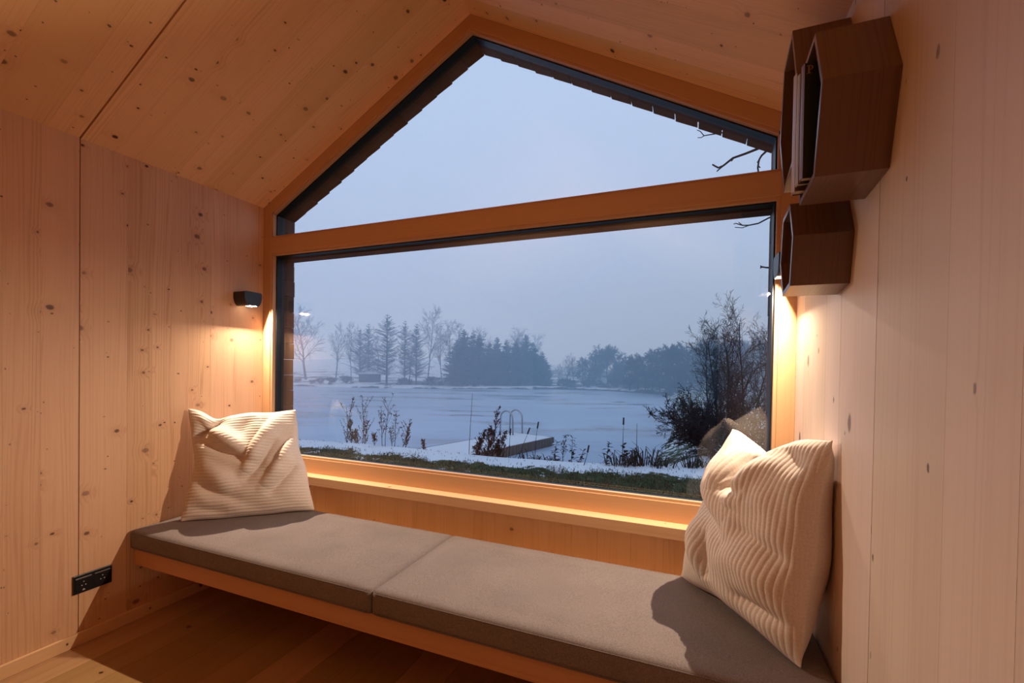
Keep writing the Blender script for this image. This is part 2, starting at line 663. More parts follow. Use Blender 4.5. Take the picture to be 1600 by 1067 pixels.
def jamb(xa, xb, za, zb_fn, y0, y1, mat, nm, bevel=0.0012):
    mb = MB()
    mb.hexa([(xa, y0, za), (xb, y0, za), (xb, y1, za), (xa, y1, za), (xa, y0, zb_fn(xa)), (xb, y0, zb_fn(xb)), (xb, y1, zb_fn(xb)), (xa, y1, zb_fn(xa))], (0, 0, 1), (rnd.uniform(0, 40), rnd.uniform(0, 40)))
    return mb.build(nm, mat, win, bevel=bevel)


jamb(0.0, Jm, ZSILL, lambda x: zc(x, 0.0), 0, YF, FRAME, 'jamb')
jamb(W - Jm, W, ZSILL, lambda x: zc(x, 0.0), 0, YF, FRAME, 'jamb')
for side in (0, 1):
    mb = MB()

    def Q(x, off, y):
        return (x if side == 0 else W - x, y, zc(x, off))
    xa = Jm + .0002
    mb.hexa([Q(xa, Jm, 0), Q(HALF, Jm, 0), Q(HALF, Jm, YF), Q(xa, Jm, YF), Q(xa, 0, 0), Q(HALF, 0, 0), Q(HALF, 0, YF), Q(xa, 0, YF)],
            Vector((math.cos(ANG) * (1 if side == 0 else -1), 0, math.sin(ANG))), (rnd.uniform(0, 40), rnd.uniform(0, 40)))
    mb.build('rake_rail', FRAME, win, bevel=.0012)
    # inner bead under the rake
    mb = MB()
    xb = J + .0002
    mb.hexa([Q(xb, J, .007), Q(HALF, J, .007), Q(HALF, J, .031), Q(xb, J, .031), Q(xb, Jm, .007), Q(HALF, Jm, .007), Q(HALF, Jm, .031), Q(xb, Jm, .031)],
            Vector((math.cos(ANG) * (1 if side == 0 else -1), 0, math.sin(ANG))), (rnd.uniform(0, 40), rnd.uniform(0, 40)))
    mb.build('rake_bead', FRAME, win, bevel=.001)
    # black gasket following it
    mb = MB()
    mb.hexa([Q(J, J + .006, .031), Q(HALF, J + .006, .031), Q(HALF, J + .006, .090), Q(J, J + .006, .090), Q(J, J - .01, .031), Q(HALF, J - .01, .031), Q(HALF, J - .01, .090), Q(J, J - .01, .090)], (1, 0, 0))
    mb.build('rake_gasket', BLACKF, win)
mb = MB()
mb.box(Jm + .0002, W - Jm - .0002, 0, YF, ZM0 + BD, ZM1 - BD, (1, 0, 0))
mb.build('transom', FRAME, win, bevel=.0012)
mb = MB()
mb.box(Jm + .0002, W - Jm - .0002, 0, YF, ZSILL, ZB - BD, (1, 0, 0))
mb.build('bottom_rail', FRAME, win, bevel=.0012)
# beads round the two lights
for za, zb in ((ZM1 - BD, ZM1), (ZM0, ZM0 + BD), (ZB - BD, ZB)):
    mb = MB()
    mb.box(Jm + .0004, W - Jm - .0004, .007, .031, za, zb, (1, 0, 0))
    mb.build('bead', FRAME, win, bevel=.001)
for xa, xb in ((Jm, J), (W - J, W - Jm)):
    for za, fn in ((ZB + .0002, lambda x: ZM0 - .0002), (ZM1 + .0002, lambda x: zc(x, J))):
        jamb(xa, xb, za, fn, .007, .031, FRAME, 'bead', .001)
# black gaskets / outer aluminium frame
for xa, xb in ((J - .012, J + .006), (W - J - .006, W - J + .012)):
    for za, fn in ((ZB, lambda x: ZM0), (ZM1, lambda x: zc(x, J - .005))):
        jamb(xa, xb, za, fn, .0315, .090, BLACKF, 'gasket', 0)
for za, zb in ((ZM1 - .012, ZM1 + .004), (ZM0 - .006, ZM0 + .012), (ZB - .040, ZB - .009)):
    mb = MB()
    mb.box(J - .012, W - J + .012, .0318, .0895, za, zb, (1, 0, 0))
    mb.build('gasket', BLACKF, win)
mb = MB()
mb.box(Jm, W - Jm, .0605, .17, ZM0 + .012, ZM1 - .012, (1, 0, 0))
mb.build('outer_transom', CLAD, win)
# panes
gy0, gy1 = .052, .072
mb = MB()
mb.box(J - .004, W - J + .004, gy0, gy1, ZB - .013, ZM0 + .004)
mb.build('pane', GLASS, win)
mb = MB()
prof = [(J - .004, ZM1 - .004), (W - J + .004, ZM1 - .004), (W - J + .004, zc(J - .004, J - .004)), (HALF, zc(HALF, J - .004)), (J - .004, zc(J - .004, J - .004))]
mb.prism(prof, lambda u, v, d: (u, d, v), gy0, gy1, (0, 1, 0))
mb.build('pane', GLASS, win)
# sill board
mb = MB()
mb.box(.0005, W - .0005, -.070, .05, .582, ZSILL - .0002, (1, 0, 0))
mb.build('sill', SILLW, win, bevel=.0015)

# exterior reveal of short cladding boards (trim_1)
tr1 = empty('trim_1', (HALF, .13, .63), kind='structure')
y0, y1 = .0905, .172
for side in (0, 1):
    def X(x):
        return x if side == 0 else W - x
    # vertical reveal, boards stacked
    z = ZB - .03
    top = zc(J, J)
    while z < top - .01:
        z1 = min(z + .105, top)
        mb = MB()
        xo = J + .0015 + rnd.uniform(-.001, .001)
        mb.box(min(X(J - .06), X(xo)), max(X(J - .06), X(xo)), y0, y1 + rnd.uniform(-.003, .003), z + .0012, z1 - .0012, (0, 1, 0))
        mb.build('cladding_board', CLAD, tr1)
        z = z1
    # rake reveal
    L = (HALF - J)
    nb = 14
    for k in range(nb):
        xa, xb = J + L * k / nb + .0021, J + L * (k + 1) / nb - .0021
        mb = MB()
        tilt = rnd.uniform(.000, .005)
        o1 = J + .004

        def Q(x, off, y):
            return (X(x), y, zc(x, off))
        mb.hexa([Q(xa, o1, y0), Q(xb, o1, y0), Q(xb, o1 + tilt, y1 + .004), Q(xa, o1, y1), Q(xa, J - .011, y0), Q(xb, J - .011, y0), Q(xb, J - .011, y1), Q(xa, J - .011, y1)], (0, 1, 0), (rnd.uniform(0, 40), rnd.uniform(0, 40)))
        mb.build('cladding_board', CLAD, tr1)
for side in (0, 1):
    mb = MB()

    def Q(x, off, y):
        return (x if side == 0 else W - x, y, zc(x, off))
    mb.hexa([Q(0, J - .0112, .0905), Q(HALF, J - .0112, .0905), Q(HALF, J - .0112, .152), Q(0, J - .0112, .152), Q(0, -.025, .0905), Q(HALF, -.025, .0905), Q(HALF, -.025, .152), Q(0, -.025, .152)], (1, 0, 0))
    mb.build('verge_backing', DARKW, tr1)
mb = MB()
mb.box(J, W - J, .0905, .172, ZM0 - .012, ZM0 + .011, (1, 0, 0))
mb.build('soffit_board', CLAD, tr1)
mb = MB()
mb.box(J, W - J, .0905, .185, ZB - .075, ZB - .050, (1, 0, 0))
mb.build('outer_sill', BLACKF, tr1)

# ------------------------------------------------------------------ bench and its cushions
bench = tag(empty('bench', (HALF, -.37, .288)), 'long wall-hung spruce bench under the gable window', 'bench')
mb = MB()
mb.box(.018, W - .002, -.70, -.022, .340, .370, (1, 0, 0))
mb.build('seat_board', SILLW, bench)
mb = MB()
mb.box(.023, W - .002, -.722, -.7003, .290, .370, (1, 0, 0))
mb.build('front_rail', RAIL, bench, bevel=.0015)
for xa, xb in ((.0165, .05), (W - .05, W - .0165)):
    mb = MB()
    mb.box(xa, xb, -.66, -.05, .290, .3395, (0, 1, 0))
    mb.build('cleat', SILLW, bench)
mb = MB()
mb.box(.06, W - .06, -.06, -.0225, .290, .3395, (1, 0, 0))
mb.build('cleat', SILLW, bench)


def cushion(x0, x1, y0, y1, z0, z1, seed, label):
    r = .012
    n, m = 90, 40

    def axis(a, b, k):
        t = np.linspace(0, 1, k)
        return a + (b - a) * t
    rows = []
    # wrap-around profile in x, then pinch: build six faces as one closed shell by sampling a rounded box
    import bmesh
    bm = bmesh.new()
    nx, ny, nz = 60, 26, 5
    vid = {}

    def vert(i, j, k):
        key = (i, j, k)
        if key not in vid:
            fx, fy, fz = i / nx, j / ny, k / nz
            p = Vector((x0 + (x1 - x0) * fx, y0 + (y1 - y0) * fy, z0 + (z1 - z0) * fz))
            c = Vector((min(max(p.x, x0 + r), x1 - r), min(max(p.y, y0 + r), y1 - r), min(max(p.z, z0 + r), z1 - r)))
            d = p - c
            if d.length > r:
                p = c + d.normalized() * r
            ex, ey = min(fx, 1 - fx), min(fy, 1 - fy)
            pf = min(1, ex * (x1 - x0) / .10) * min(1, ey * (y1 - y0) / .10)
            if k == nz:
                q = mnoise.noise(Vector((p.x * 3 + seed, p.y * 4, seed)))
                q2 = mnoise.noise(Vector((p.x * 11 + seed, p.y * 9, seed + 5)))
                p.z += pf * (.006 + .003 * q + .0012 * q2) - (1 - pf) * .001 * (1 + q2)
            if j in (0, ny) or i in (0, nx):
                q = mnoise.noise(Vector((p.x * 5 + seed, p.z * 9, seed + 9)))
                s = math.sin(math.pi * fz)
                off = (.002 + .0015 * q) * s
                if j == 0:
                    p.y -= off
                if i == 0:
                    p.x += 0
            vid[key] = bm.verts.new(p)
        return vid[key]
    for i in range(nx):
        for j in range(ny):
            for k in (0, nz):
                q = [vert(i, j, k), vert(i + 1, j, k), vert(i + 1, j + 1, k), vert(i, j + 1, k)]
                bm.faces.new(q if k else q[::-1])
    for i in range(nx):
        for k in range(nz):
            for j in (0, ny):
                q = [vert(i, j, k), vert(i + 1, j, k), vert(i + 1, j, k + 1), vert(i, j, k + 1)]
                bm.faces.new(q[::-1] if j else q)
    for j in range(ny):
        for k in range(nz):
            for i in (0, nx):
                q = [vert(i, j, k), vert(i, j + 1, k), vert(i, j + 1, k + 1), vert(i, j, k + 1)]
                bm.faces.new(q if i else q[::-1])
    me = bpy.data.meshes.new('seat_cushion')
    bm.to_mesh(me)
    bm.free()
    me.materials.append(SEATF)
    me.polygons.foreach_set('use_smooth', [True] * len(me.polygons))
    o = bpy.data.objects.new('seat_cushion', me)
    COL.objects.link(o)
    tag(o, label, 'cushion', 'bench seat cushions')
    # seam lines: piping along the front top and bottom edges
    for zz in (z1 - .0105, z0 + .0105):
        mb = MB()
        pts = [(x0 + .012 + (x1 - x0 - .024) * t / 30, y0 - .0002, zz) for t in range(31)]
        mb.tube(pts, .0012, 5)
        mb.build('seam', SEATF, o, smooth=True)
    return o


cushion(.012, 1.4955, -.738, -.128, .3705, .466, 3.0, 'flat taupe seat cushion on the bench half below the cream pillow by the left wall')
cushion(1.4985, W - .006, -.738, -.128, .3705, .466, 17.0, 'flat taupe seat cushion on the bench half below the shelves on the right wall')


# ------------------------------------------------------------------ corduroy pillows
def seg_d(s, t, a, b):
    ax, ay, bx, by = a[0], a[1], b[0], b[1]
    dx, dy = bx - ax, by - ay
    L2 = dx * dx + dy * dy
    k = np.clip(((s - ax) * dx + (t - ay) * dy) / L2, 0, 1)
    ex, ey = s - (ax + k * dx), t - (ay + k * dy)
    side = (dx * (t - ay) - dy * (s - ax)) / math.sqrt(L2)
    return np.sqrt(ex * ex + ey * ey), side, k


def pillow(name, BL, BR, TR, TL, toward, thick, ribs, rib_axis, folds, edges, label, seed, rib_amp=.0021, back_thick=None, notch=()):
    BL, BR, TR, TL = (np.array(v, float) for v in (BL, BR, TR, TL))
    nr = ribs * 8
    no = 130
    ns, nt = (no, nr) if rib_axis == 't' else (nr, no)
    # nonuniform towards the rim so the rim is round
    s1 = np.linspace(0, 1, ns)
    t1 = np.linspace(0, 1, nt)
    s, t = np.meshgrid(s1, t1, indexing='ij')
    # edge bow: inward offsets in the plane
    eb, er, et, el = edges
    rr0 = np.random.RandomState(seed + 100)
    ph = rr0.uniform(0, 6.28, 8)
    wob = lambda q, i: .012 * np.sin(7 * q + ph[i]) + .007 * np.sin(15 * q + ph[i + 1])
    sp_ = lambda q: np.clip(np.sin(np.pi * np.clip(q, 0, 1)), 0, 1)
    sb = s + (el * sp_(t) ** 1.3 + wob(t, 0) * sp_(t)) * (1 - s) - (er * sp_(t) ** 1.3 + wob(t, 2) * sp_(t)) * s
    nd = sum(dpt * np.exp(-((s - c) / wd) ** 2) for c, wd, dpt in notch)
    tb = t + (eb * sp_(s) ** 1.3 + wob(s, 4) * sp_(s) * .6) * (1 - t) - (et * sp_(s) ** 1.3 + nd + wob(s, 6) * sp_(s)) * t ** 2
    S_, T_ = sb[..., None], tb[..., None]
    base = BL * (1 - S_) * (1 - T_) + BR * S_ * (1 - T_) + TR * S_ * T_ + TL * (1 - S_) * T_
    nrm = np.cross(BR - BL + TR - TL, TL - BL + TR - BR)
    nrm /= np.linalg.norm(nrm)
    if nrm @ np.array(toward) < 0:
        nrm = -nrm
    ex = (BR - BL + TR - TL)
    ex /= np.linalg.norm(ex)
    ey = np.cross(nrm, ex)
    prof = ((1 - np.abs(2 * s - 1) ** 2.6) * (1 - np.abs(2 * t - 1) ** 2.6))
    prof = np.clip(prof, 0, 1) ** 0.62
    rim = np.clip(np.minimum(np.minimum(s, 1 - s), np.minimum(t, 1 - t)) / .035, 0, 1)
    lowf = np.zeros_like(s)
    for i in range(0, ns):
        for j in range(0, nt, 1):
            pass
        break
    # cheap smooth noise from random sines
    rr = np.random.RandomState(seed)
    for k in range(10):
        fx, fy = rr.uniform(-9, 9), rr.uniform(-9, 9)
        lowf += np.sin(fx * s + fy * t + rr.uniform(0, 6.3)) * rr.uniform(.3, 1) / 10
    fine = np.zeros_like(s)
    for k in range(12):
        fx, fy = rr.uniform(-34, 34), rr.uniform(-34, 34)
        fine += np.sin(fx * s + fy * t + rr.uniform(0, 6.3) + 2 * lowf) / 12
    fd = np.zeros_like(s)
    for a, b, wd, amp, asym in folds:
        d, side, k = seg_d(s, t, a, b)
        env = np.sin(np.pi * np.clip(k * .94 + .03, 0, 1)) ** .8
        wloc = wd * (1 + asym * np.tanh(2 * side / wd))
        fd += amp * np.exp(-(d / wloc) ** 2) * env
    q = t if rib_axis == 't' else s
    wig = .10 * lowf + .25 * fine * .1
    rib = np.abs(np.sin(np.pi * ribs * (q + wig * .02)))
    rib = rib_amp * (rib ** .7 - .6)
    full = (thick * prof + (fd + lowf * .012 + fine * .010) * np.clip(prof * 1.6, 0, 1)) * 1.0
    front = base + nrm * (full * rim ** .3 + rib * (.35 + .65 * rim))[..., None]
    # folds also drag the cloth sideways
    gs = np.gradient(fd, axis=0) * ns
    gt = np.gradient(fd, axis=1) * nt
    drag = np.clip(prof * 1.4, 0, 1)
    front = front - (ex * (gs * .010 * drag)[..., None]) - (ey * (gt * .010 * drag)[..., None])
    bt = thick if back_thick is None else back_thick
    back = base - nrm * (bt * prof * rim ** .3 + rib * .0 + (rib * .5 + lowf * .006) * rim)[..., None]
    # weld the rim: share rim vertices
    rimv = base + nrm * (rib * .35)[..., None]
    for A in (front, back):
        A[0], A[-1], A[:, 0], A[:, -1] = rimv[0], rimv[-1], rimv[:, 0], rimv[:, -1]
    front[..., 2] = np.maximum(front[..., 2], .4755)
    back[..., 2] = np.maximum(back[..., 2], .4755)
    for A in (front, back):
        A[..., 0] = np.clip(A[..., 0], .006, W - .006)
        # stay in front of sill and window
        lim = np.where(A[..., 2] < .70, -.074, -.004)
        A[..., 1] = np.minimum(A[..., 1], lim)
    V = np.concatenate([front.reshape(-1, 3), back.reshape(-1, 3)])
    idx = np.arange(ns * nt).reshape(ns, nt)
    q1 = np.stack([idx[:-1, :-1], idx[1:, :-1], idx[1:, 1:], idx[:-1, 1:]], -1).reshape(-1, 4)
    q2 = q1[:, ::-1] + ns * nt
    # map rim of the back to the front
    mp = np.arange(2 * ns * nt)
    rm = np.zeros((ns, nt), bool)
    rm[0] = rm[-1] = True
    rm[:, 0] = rm[:, -1] = True
    mp[ns * nt:][rm.ravel()] = idx.ravel()[rm.ravel()]
    q2 = mp[q2]
    faces = np.concatenate([q1, q2])
    used = np.unique(faces)
    remap = np.zeros(len(V), int)
    remap[used] = np.arange(len(used))
    me = bpy.data.meshes.new(name)
    me.from_pydata(V[used].tolist(), [], remap[faces].tolist())
    me.materials.append(CORD)
    me.polygons.foreach_set('use_smooth', [True] * len(me.polygons))
    o = bpy.data.objects.new(name, me)
    COL.objects.link(o)
    tag(o, label, 'pillow', 'corduroy pillows')
    return o


# left pillow: ribs run across
pillow('throw_pillow', (.150, -.585, .478), (.622, -.160, .478), (.408, -.105, 1.030), (.030, -.475, 1.048), (1, -1, .3), .092, 36, 't',
       [((.02, .70), (.34, 1.0), .055, -.085, 0.0),
        ((.10, .96), (.52, .56), .060, .046, .35),
        ((.04, .74), (.50, .50), .050, -.030, 0.0),
        ((.84, .97), (.46, .40), .065, .050, .35),
        ((.80, .72), (.46, .30), .045, -.034, 0.0),
        ((1.02, .74), (.62, .26), .060, .046, .35),
        ((.98, .52), (.64, .16), .050, -.030, 0.0),
        ((.04, .52), (.40, .26), .070, .026, 0.0),
        ((.02, .34), (.45, .14), .050, -.022, 0.0),
        ((.60, .96), (.40, .72), .070, -.024, 0.0),
        ((.04, .10), (.35, .06), .045, -.022, 0.0)],
       (.0, .02, .05, .06), 'cream corduroy pillow with crosswise ribs slumped in the corner by the left wall', 11, rib_amp=.0030, notch=[(.24, .10, .055)])
# right pillow: ribs run up
pillow('throw_pillow', (2.560, -.172, .478), (2.880, -.628, .478), (2.950, -.590, 1.112), (2.735, -.145, 1.075), (-1, -.5, .2), .115, 33, 's',
       [((.44, 1.02), (.47, .74), .075, -.075, .2),
        ((.40, .74), (.62, .66), .050, -.035, .2),
        ((.28, .96), (.36, .66), .080, .030, .2),
        ((.60, .92), (.52, .60), .070, .045, .2),
        ((.66, .98), (.92, .84), .060, -.040, 0.0),
        ((.02, .80), (.50, .50), .085, .036, .3),
        ((.02, .62), (.52, .40), .060, -.030, 0.0),
        ((.10, .42), (.36, .12), .065, .030, .2),
        ((.30, .40), (.40, .10), .050, -.034, 0.0),
        ((.55, .50), (.98, .42), .045, -.020, 0.0),
        ((.52, .34), (.98, .28), .060, .018, 0.0),
        ((.60, .14), (1.0, .16), .040, -.030, 0.0)],
       (.03, .02, .03, .03), 'cream corduroy pillow with upright ribs leaning on the right wall', 23, rib_amp=.0030, back_thick=.18, notch=[(.46, .16, .085)])


# ------------------------------------------------------------------ wall lamps
def wall_lamp(x, y, z, sgn, label):
    """bucket-shaped downlight; its flat back is on the wall at x, it sticks out towards sgn"""
    lamp = tag(empty('wall_lamp', (x, y, z)), label, 'lamp', 'wall lamps beside the window')
    hw, top, bot, D = .058, .086, .0, .098
    prof = []
    for k in range(5):
        a = math.pi / 2 * k / 4
        prof.append((hw - .012 + .012 * math.cos(a), top - .012 + .012 * math.sin(a)))
    for k in range(5):
        a = math.pi / 2 + math.pi / 2 * k / 4
        prof.append((-hw + .012 + .012 * math.cos(a), top - .012 + .012 * math.sin(a)))
    left = []
    for k in range(1, 8):
        a = math.pi / 2 * k / 8
        left.append((-(.027 + .031 * math.cos(a)), .060 - .060 * math.sin(a)))
    left.append((-.027, 0.0))
    prof += left
    inner = [(-.0235, 0.0), (-.0235, .013), (.0235, .013), (.0235, 0.0)]
    prof += inner
    prof += [(-p[0], p[1]) for p in reversed(left)]
    mb = MB()
    mb.prism(prof, lambda u, v, d: (x + sgn * d, y + u, z + v), 0.0, D, (1, 0, 0))
    mb.build('shade', BLACK, lamp, bevel=.001)
    mb = MB()            # lip under the outer end that cuts the light off at lamp height
    mb.box(min(x + sgn * (D - .004), x + sgn * (D + .0004)), max(x + sgn * (D - .004), x + sgn * (D + .0004)), y - .024, y + .024, z + .0016, z + .0135)
    mb.build('lip', BLACK, lamp)
    mb = MB()            # LED chip, tilted out towards the room
    tl = LAMP_TILT
    c_ = Vector((x + sgn * .064, y, z + .0045))
    e1, e2 = Vector((sgn * math.cos(tl), 0, math.sin(tl))), Vector((0, 1, 0))
    nn = Vector((sgn * math.sin(tl), 0, -math.cos(tl)))
    q_ = [c_ + e1 * a_ * .008 + e2 * b_ * .021 for a_, b_ in ((-1, -1), (1, -1), (1, 1), (-1, 1))]
    mb.hexa(q_ + [p - nn * .002 for p in q_], e1)
    mb.build('led', LED, lamp)
    ld = bpy.data.lights.new('led_light', 'AREA')
    ld.shape = 'DISK'
    ld.size = .013
    ld.energy = LAMP_W
    ld.color = LAMP_RGB
    lo = bpy.data.objects.new('led_light', ld)
    COL.objects.link(lo)
    lo.location = c_ + nn * .0008
    lo.rotation_euler = nn.to_track_quat('-Z', 'Y').to_euler()
    put(lo, lamp)
    return lamp


wall_lamp(0.0005, -.145, 1.652, 1, 'small black downlight on the left wall beside the window frame')
wall_lamp(W - .0005, -.140, 1.655, -1, 'small black downlight on the right wall behind the small hexagonal shelf')


# added fill light on the floor, out of the frame, to brighten the ceiling
FILL_W = 15.0
for xw, yw, lb in ((1.50, -1.95, 'added fill lamp can on the oak floor, out of view, brightening the ceiling'),):
    ul = tag(empty('fill_uplight', (xw, yw, 0)), lb, 'lamp')
    mb = MB()
    prof = [(.0, .0), (.07, .0), (.075, .02), (.075, .18), (.068, .18), (.066, .06), (.0, .06)]
    n_ = 20
    for k in range(n_):
        a0, a1 = 2 * math.pi * k / n_, 2 * math.pi * (k + 1) / n_
        for (ra, za), (rb, zb_) in zip(prof[:-1], prof[1:]):
            mb.quad([(xw + r_ * math.cos(a_), yw + r_ * math.sin(a_), .0005 + z_) for r_, z_, a_ in ((ra, za, a0), (rb, zb_, a0), (rb, zb_, a1), (ra, za, a1))])
    mb.build('can', BLACK, ul)
    ld = bpy.data.lights.new('fill_led', 'AREA')
    ld.shape = 'DISK'
    ld.size = .11
    ld.energy = FILL_W
    ld.color = (1.0, 0.70, 0.45)
    lo = bpy.data.objects.new('fill_led', ld)
    COL.objects.link(lo)
    lo.location = (xw, yw, .165)
    ld.spread = math.radians(80)
    lo.rotation_euler = (math.pi + math.radians(13), 0, 0)
    put(lo, ul)

# ------------------------------------------------------------------ hexagonal shelves on the right wall
def inset(poly, d):
    n = len(poly)
    ar = sum(poly[i][0] * poly[(i + 1) % n][1] - poly[(i + 1) % n][0] * poly[i][1] for i in range(n))
    s = 1 if ar > 0 else -1
    out = []
    for i in range(n):
        p0, p1, p2 = Vector(poly[i - 1]), Vector(poly[i]), Vector(poly[(i + 1) % n])
        e1, e2 = (p1 - p0).normalized(), (p2 - p1).normalized()
        n1, n2 = Vector((-e1.y, e1.x)) * s, Vector((-e2.y, e2.x)) * s
        b = (n1 + n2)
        b = b / max(.2, b.dot(n1))
        out.append(tuple(p1 + b * d))
    return out


def hex_shelf(poly, depth, label):
    c = (sum(p[0] for p in poly) / 6, sum(p[1] for p in poly) / 6)
    sh = tag(empty('hexagonal_shelf', (W, c[0], c[1])), label, 'shelf', 'hexagonal wall shelves')
    inn = inset(poly, .013)
    x0, x1 = W - depth, W - .0006
    for i in range(6):
        a, b, b2, a2 = poly[i], poly[(i + 1) % 6], inn[(i + 1) % 6], inn[i]
        mb = MB()
        d = Vector((0, b[0] - a[0], b[1] - a[1])).normalized()
        mb.hexa([(x0, a[0], a[1]), (x0, b[0], b[1]), (x0, b2[0], b2[1]), (x0, a2[0], a2[1]), (x1, a[0], a[1]), (x1, b[0], b[1]), (x1, b2[0], b2[1]), (x1, a2[0], a2[1])], d, (rnd.uniform(0, 40), rnd.uniform(0, 40)))
        mb.build('side_board', SMOKED, sh, bevel=.0006)
    return sh


SD = .138
FRONT = [(-.852, 2.082), (-.925, 1.930), (-.872, 1.743), (-.728, 1.728), (-.655, 1.880), (-.708, 2.067)]
BACKH = [(-.585, 2.275), (-.655, 2.112), (-.630, 1.880), (-.505, 1.842), (-.420, 2.030), (-.465, 2.235)]
LOWH = [(-.605, 1.7755), (-.658, 1.671), (-.630, 1.540), (-.525, 1.526), (-.472, 1.632), (-.505, 1.762)]
hex_shelf(FRONT, SD, 'dark oak hexagonal wall shelf that holds the upright books')
hex_shelf(BACKH, SD, 'empty dark oak hexagonal wall shelf behind the one with books')
hex_shelf(LOWH, SD, 'smallest and lowest dark oak hexagonal wall shelf beside the right lamp')


def book(y0, y1, x0, x1, z0, z1, cover, label, spine=None, page=(0.62, 0.52, 0.40)):
    b = tag(empty('book', ((x0 + x1) / 2, (y0 + y1) / 2, z0)), label, 'book', 'books in the hexagonal shelf')
    t = .0028
    cm = plain('book_cover', cover, .35, .5)
    sm = plain('book_spine', spine or cover, .35, .5)
    pm = plain('book_pages', page, .8, .2, var=.15, scale=200)
    for ya, yb in ((y0, y0 + t), (y1 - t, y1)):
        mb = MB()
        mb.box(x0 + t, x1, ya, yb, z0, z1)
        mb.build('cover', cm, b, bevel=.0005)
    mb = MB()
    k = 7
    prof = [(x0 + t, y0), (x0 + t, y1)]
    for i in range(k + 1):
        a = math.pi * i / k
        prof.insert(1, (x0 + t - .0035 * math.sin(a), y0 + (y1 - y0) * i / k)) if 0 < i < k else None
    pr_ = [(x0 + t, y0)] + [(x0 + t - .004 * math.sin(math.pi * i / k), y0 + (y1 - y0) * i / k) for i in range(1, k)] + [(x0 + t, y1)]
    mb.prism(pr_, lambda u, v, d: (u, v, d), z0, z1, (0, 0, 1))
    mb.build('spine', sm, b)
    mb = MB()
    mb.box(x0 + t + .0004, x1 - .003, y0 + t + .0002, y1 - t - .0002, z0 + .003, z1 - .003)
    mb.build('pages', pm, b)
    return b


book(-.7690, -.7360, W - .160, W - .008, 1.752, 2.046, (.16, .09, .05), 'tall book with a pale cream spine, furthest from the camera in the shelf', (.50, .40, .33))
book(-.7920, -.7705, W - .157, W - .012, 1.760, 2.030, (.10, .08, .07), 'book with a silvery grey spine between the cream and the black book', (.42, .43, .42))
bk = book(-.8220, -.7935, W - .154, W - .012, 1.762, 2.034, (.010, .011, .012), 'black-covered book with a brown spine and a pale letter P', (.20, .10, .055))
mb = MB()
lx, ly, lz = W - .1475, -.8223, 2.008       # the letter P: stem, two serifs, bowl
ink = plain('letter_ink', (.34, .22, .13), .5)
mb.box(lx + .003, lx + .0062, ly, ly + .0003, lz, lz + .019)
mb.box(lx, lx + .0092, ly, ly + .0003, lz, lz + .0014)
mb.box(lx, lx + .0062, ly, ly + .0003, lz + .0178, lz + .0192)
arc = [(math.cos(math.pi / 2 - math.pi * k / 8), math.sin(math.pi / 2 - math.pi * k / 8)) for k in range(9)]
for (c0, s0), (c1, s1) in zip(arc[:-1], arc[1:]):
    o_ = [(lx + .0062 + .0072 * c, lz + .0136 + .0056 * q) for c, q in ((c0, s0), (c1, s1))]
    i_ = [(lx + .0062 + .0042 * c, lz + .0136 + .0040 * q) for c, q in ((c0, s0), (c1, s1))]
    mb.quad([(o_[0][0], ly, o_[0][1]), (o_[1][0], ly, o_[1][1]), (i_[1][0], ly, i_[1][1]), (i_[0][0], ly, i_[0][1])])
mb.build('cover_letter', ink, bk, fix=False)

# ------------------------------------------------------------------ black double socket on the left wall
so = tag(empty('power_socket', (0, -.88, .277)), 'black double power socket low on the left wall', 'socket')
mb = MB()
mb.box(.0006, .009, -.953, -.807, .236, .321)
mb.build('plate', BLACKP, so, bevel=.0025)
for yc in (-.915, -.845):
    mb = MB()
    mb.box(.009, .0105, yc - .029, yc + .029, .246, .303)
    ins = mb.build('insert', BLACKP, so, bevel=.0006)
    mb = MB()
    mb.box(.009, .0118, yc - .029, yc + .029, .3045, .3075)
    mb.build('hinge_strip', STRIP, so)
    for dy, dz in ((-.007, -.004), (.007, -.004), (.0, .012)):
        mb = MB()
        prof = [(math.cos(2 * math.pi * k / 10) * .0026, math.sin(2 * math.pi * k / 10) * .0026) for k in range(10)]
        mb.prism(prof, lambda u, v, d: (d, yc + dy + u, .275 + dz + v), .0105, .0109, (1, 0, 0))
        mb.build('pin_hole', PINM, ins)
mb = MB()
mb.prism([(-.006, 0), (.006, 0), (0, .009)], lambda u, v, d: (d, -.915 + u, .2475 + v), .0105, .0108, (1, 0, 0))
mb.build('triangle_mark', PINM, so)


# ================================================================== OUTDOORS
ZLAWN, ZLAKE = -0.70, -1.30


def smooth(a, b, v):
    t = np.clip((v - a) / (b - a), 0, 1)
    return t * t * (3 - 2 * t)


def crest(x):
    return np.interp(x, [-14, -6.75, -5.1, -3.6, -2.2, -.9, .4, 1.6, 2.75, 4], [5.6, 6.45, 6.75, 6.80, 6.75, 6.80, 6.95, 7.4, 7.6, 7.8])


def wav(x, y, seed, f=1.0):
    r = np.random.RandomState(seed)
    o = 0
    for k in range(7):
        a, b = r.uniform(-2.6, 2.6) * f, r.uniform(-2.6, 2.6) * f
        o = o + np.sin(a * x + b * y + r.uniform(0, 6.3)) / 7
    return o


def near_z(x, y):
    xs = np.interp(y, [7, 9, 12, 18, 30, 42], [2.6, 2.9, 3.05, 3.2, 2.9, 2.0])
    f = np.maximum(crest(x) - y, np.minimum(x - xs, 3.0) * .9) + .12 * wav(x, y, 5)
    land = smooth(-1.9, 0.15, f)
    z = ZLAKE - .25 + (ZLAWN - ZLAKE + .25) * land
    z = z + .05 * smooth(-.6, .1, f) * (1 - smooth(.1, 1.2, f))
    z = z + .018 * wav(x, y, 8, 2.2)
    return z, f


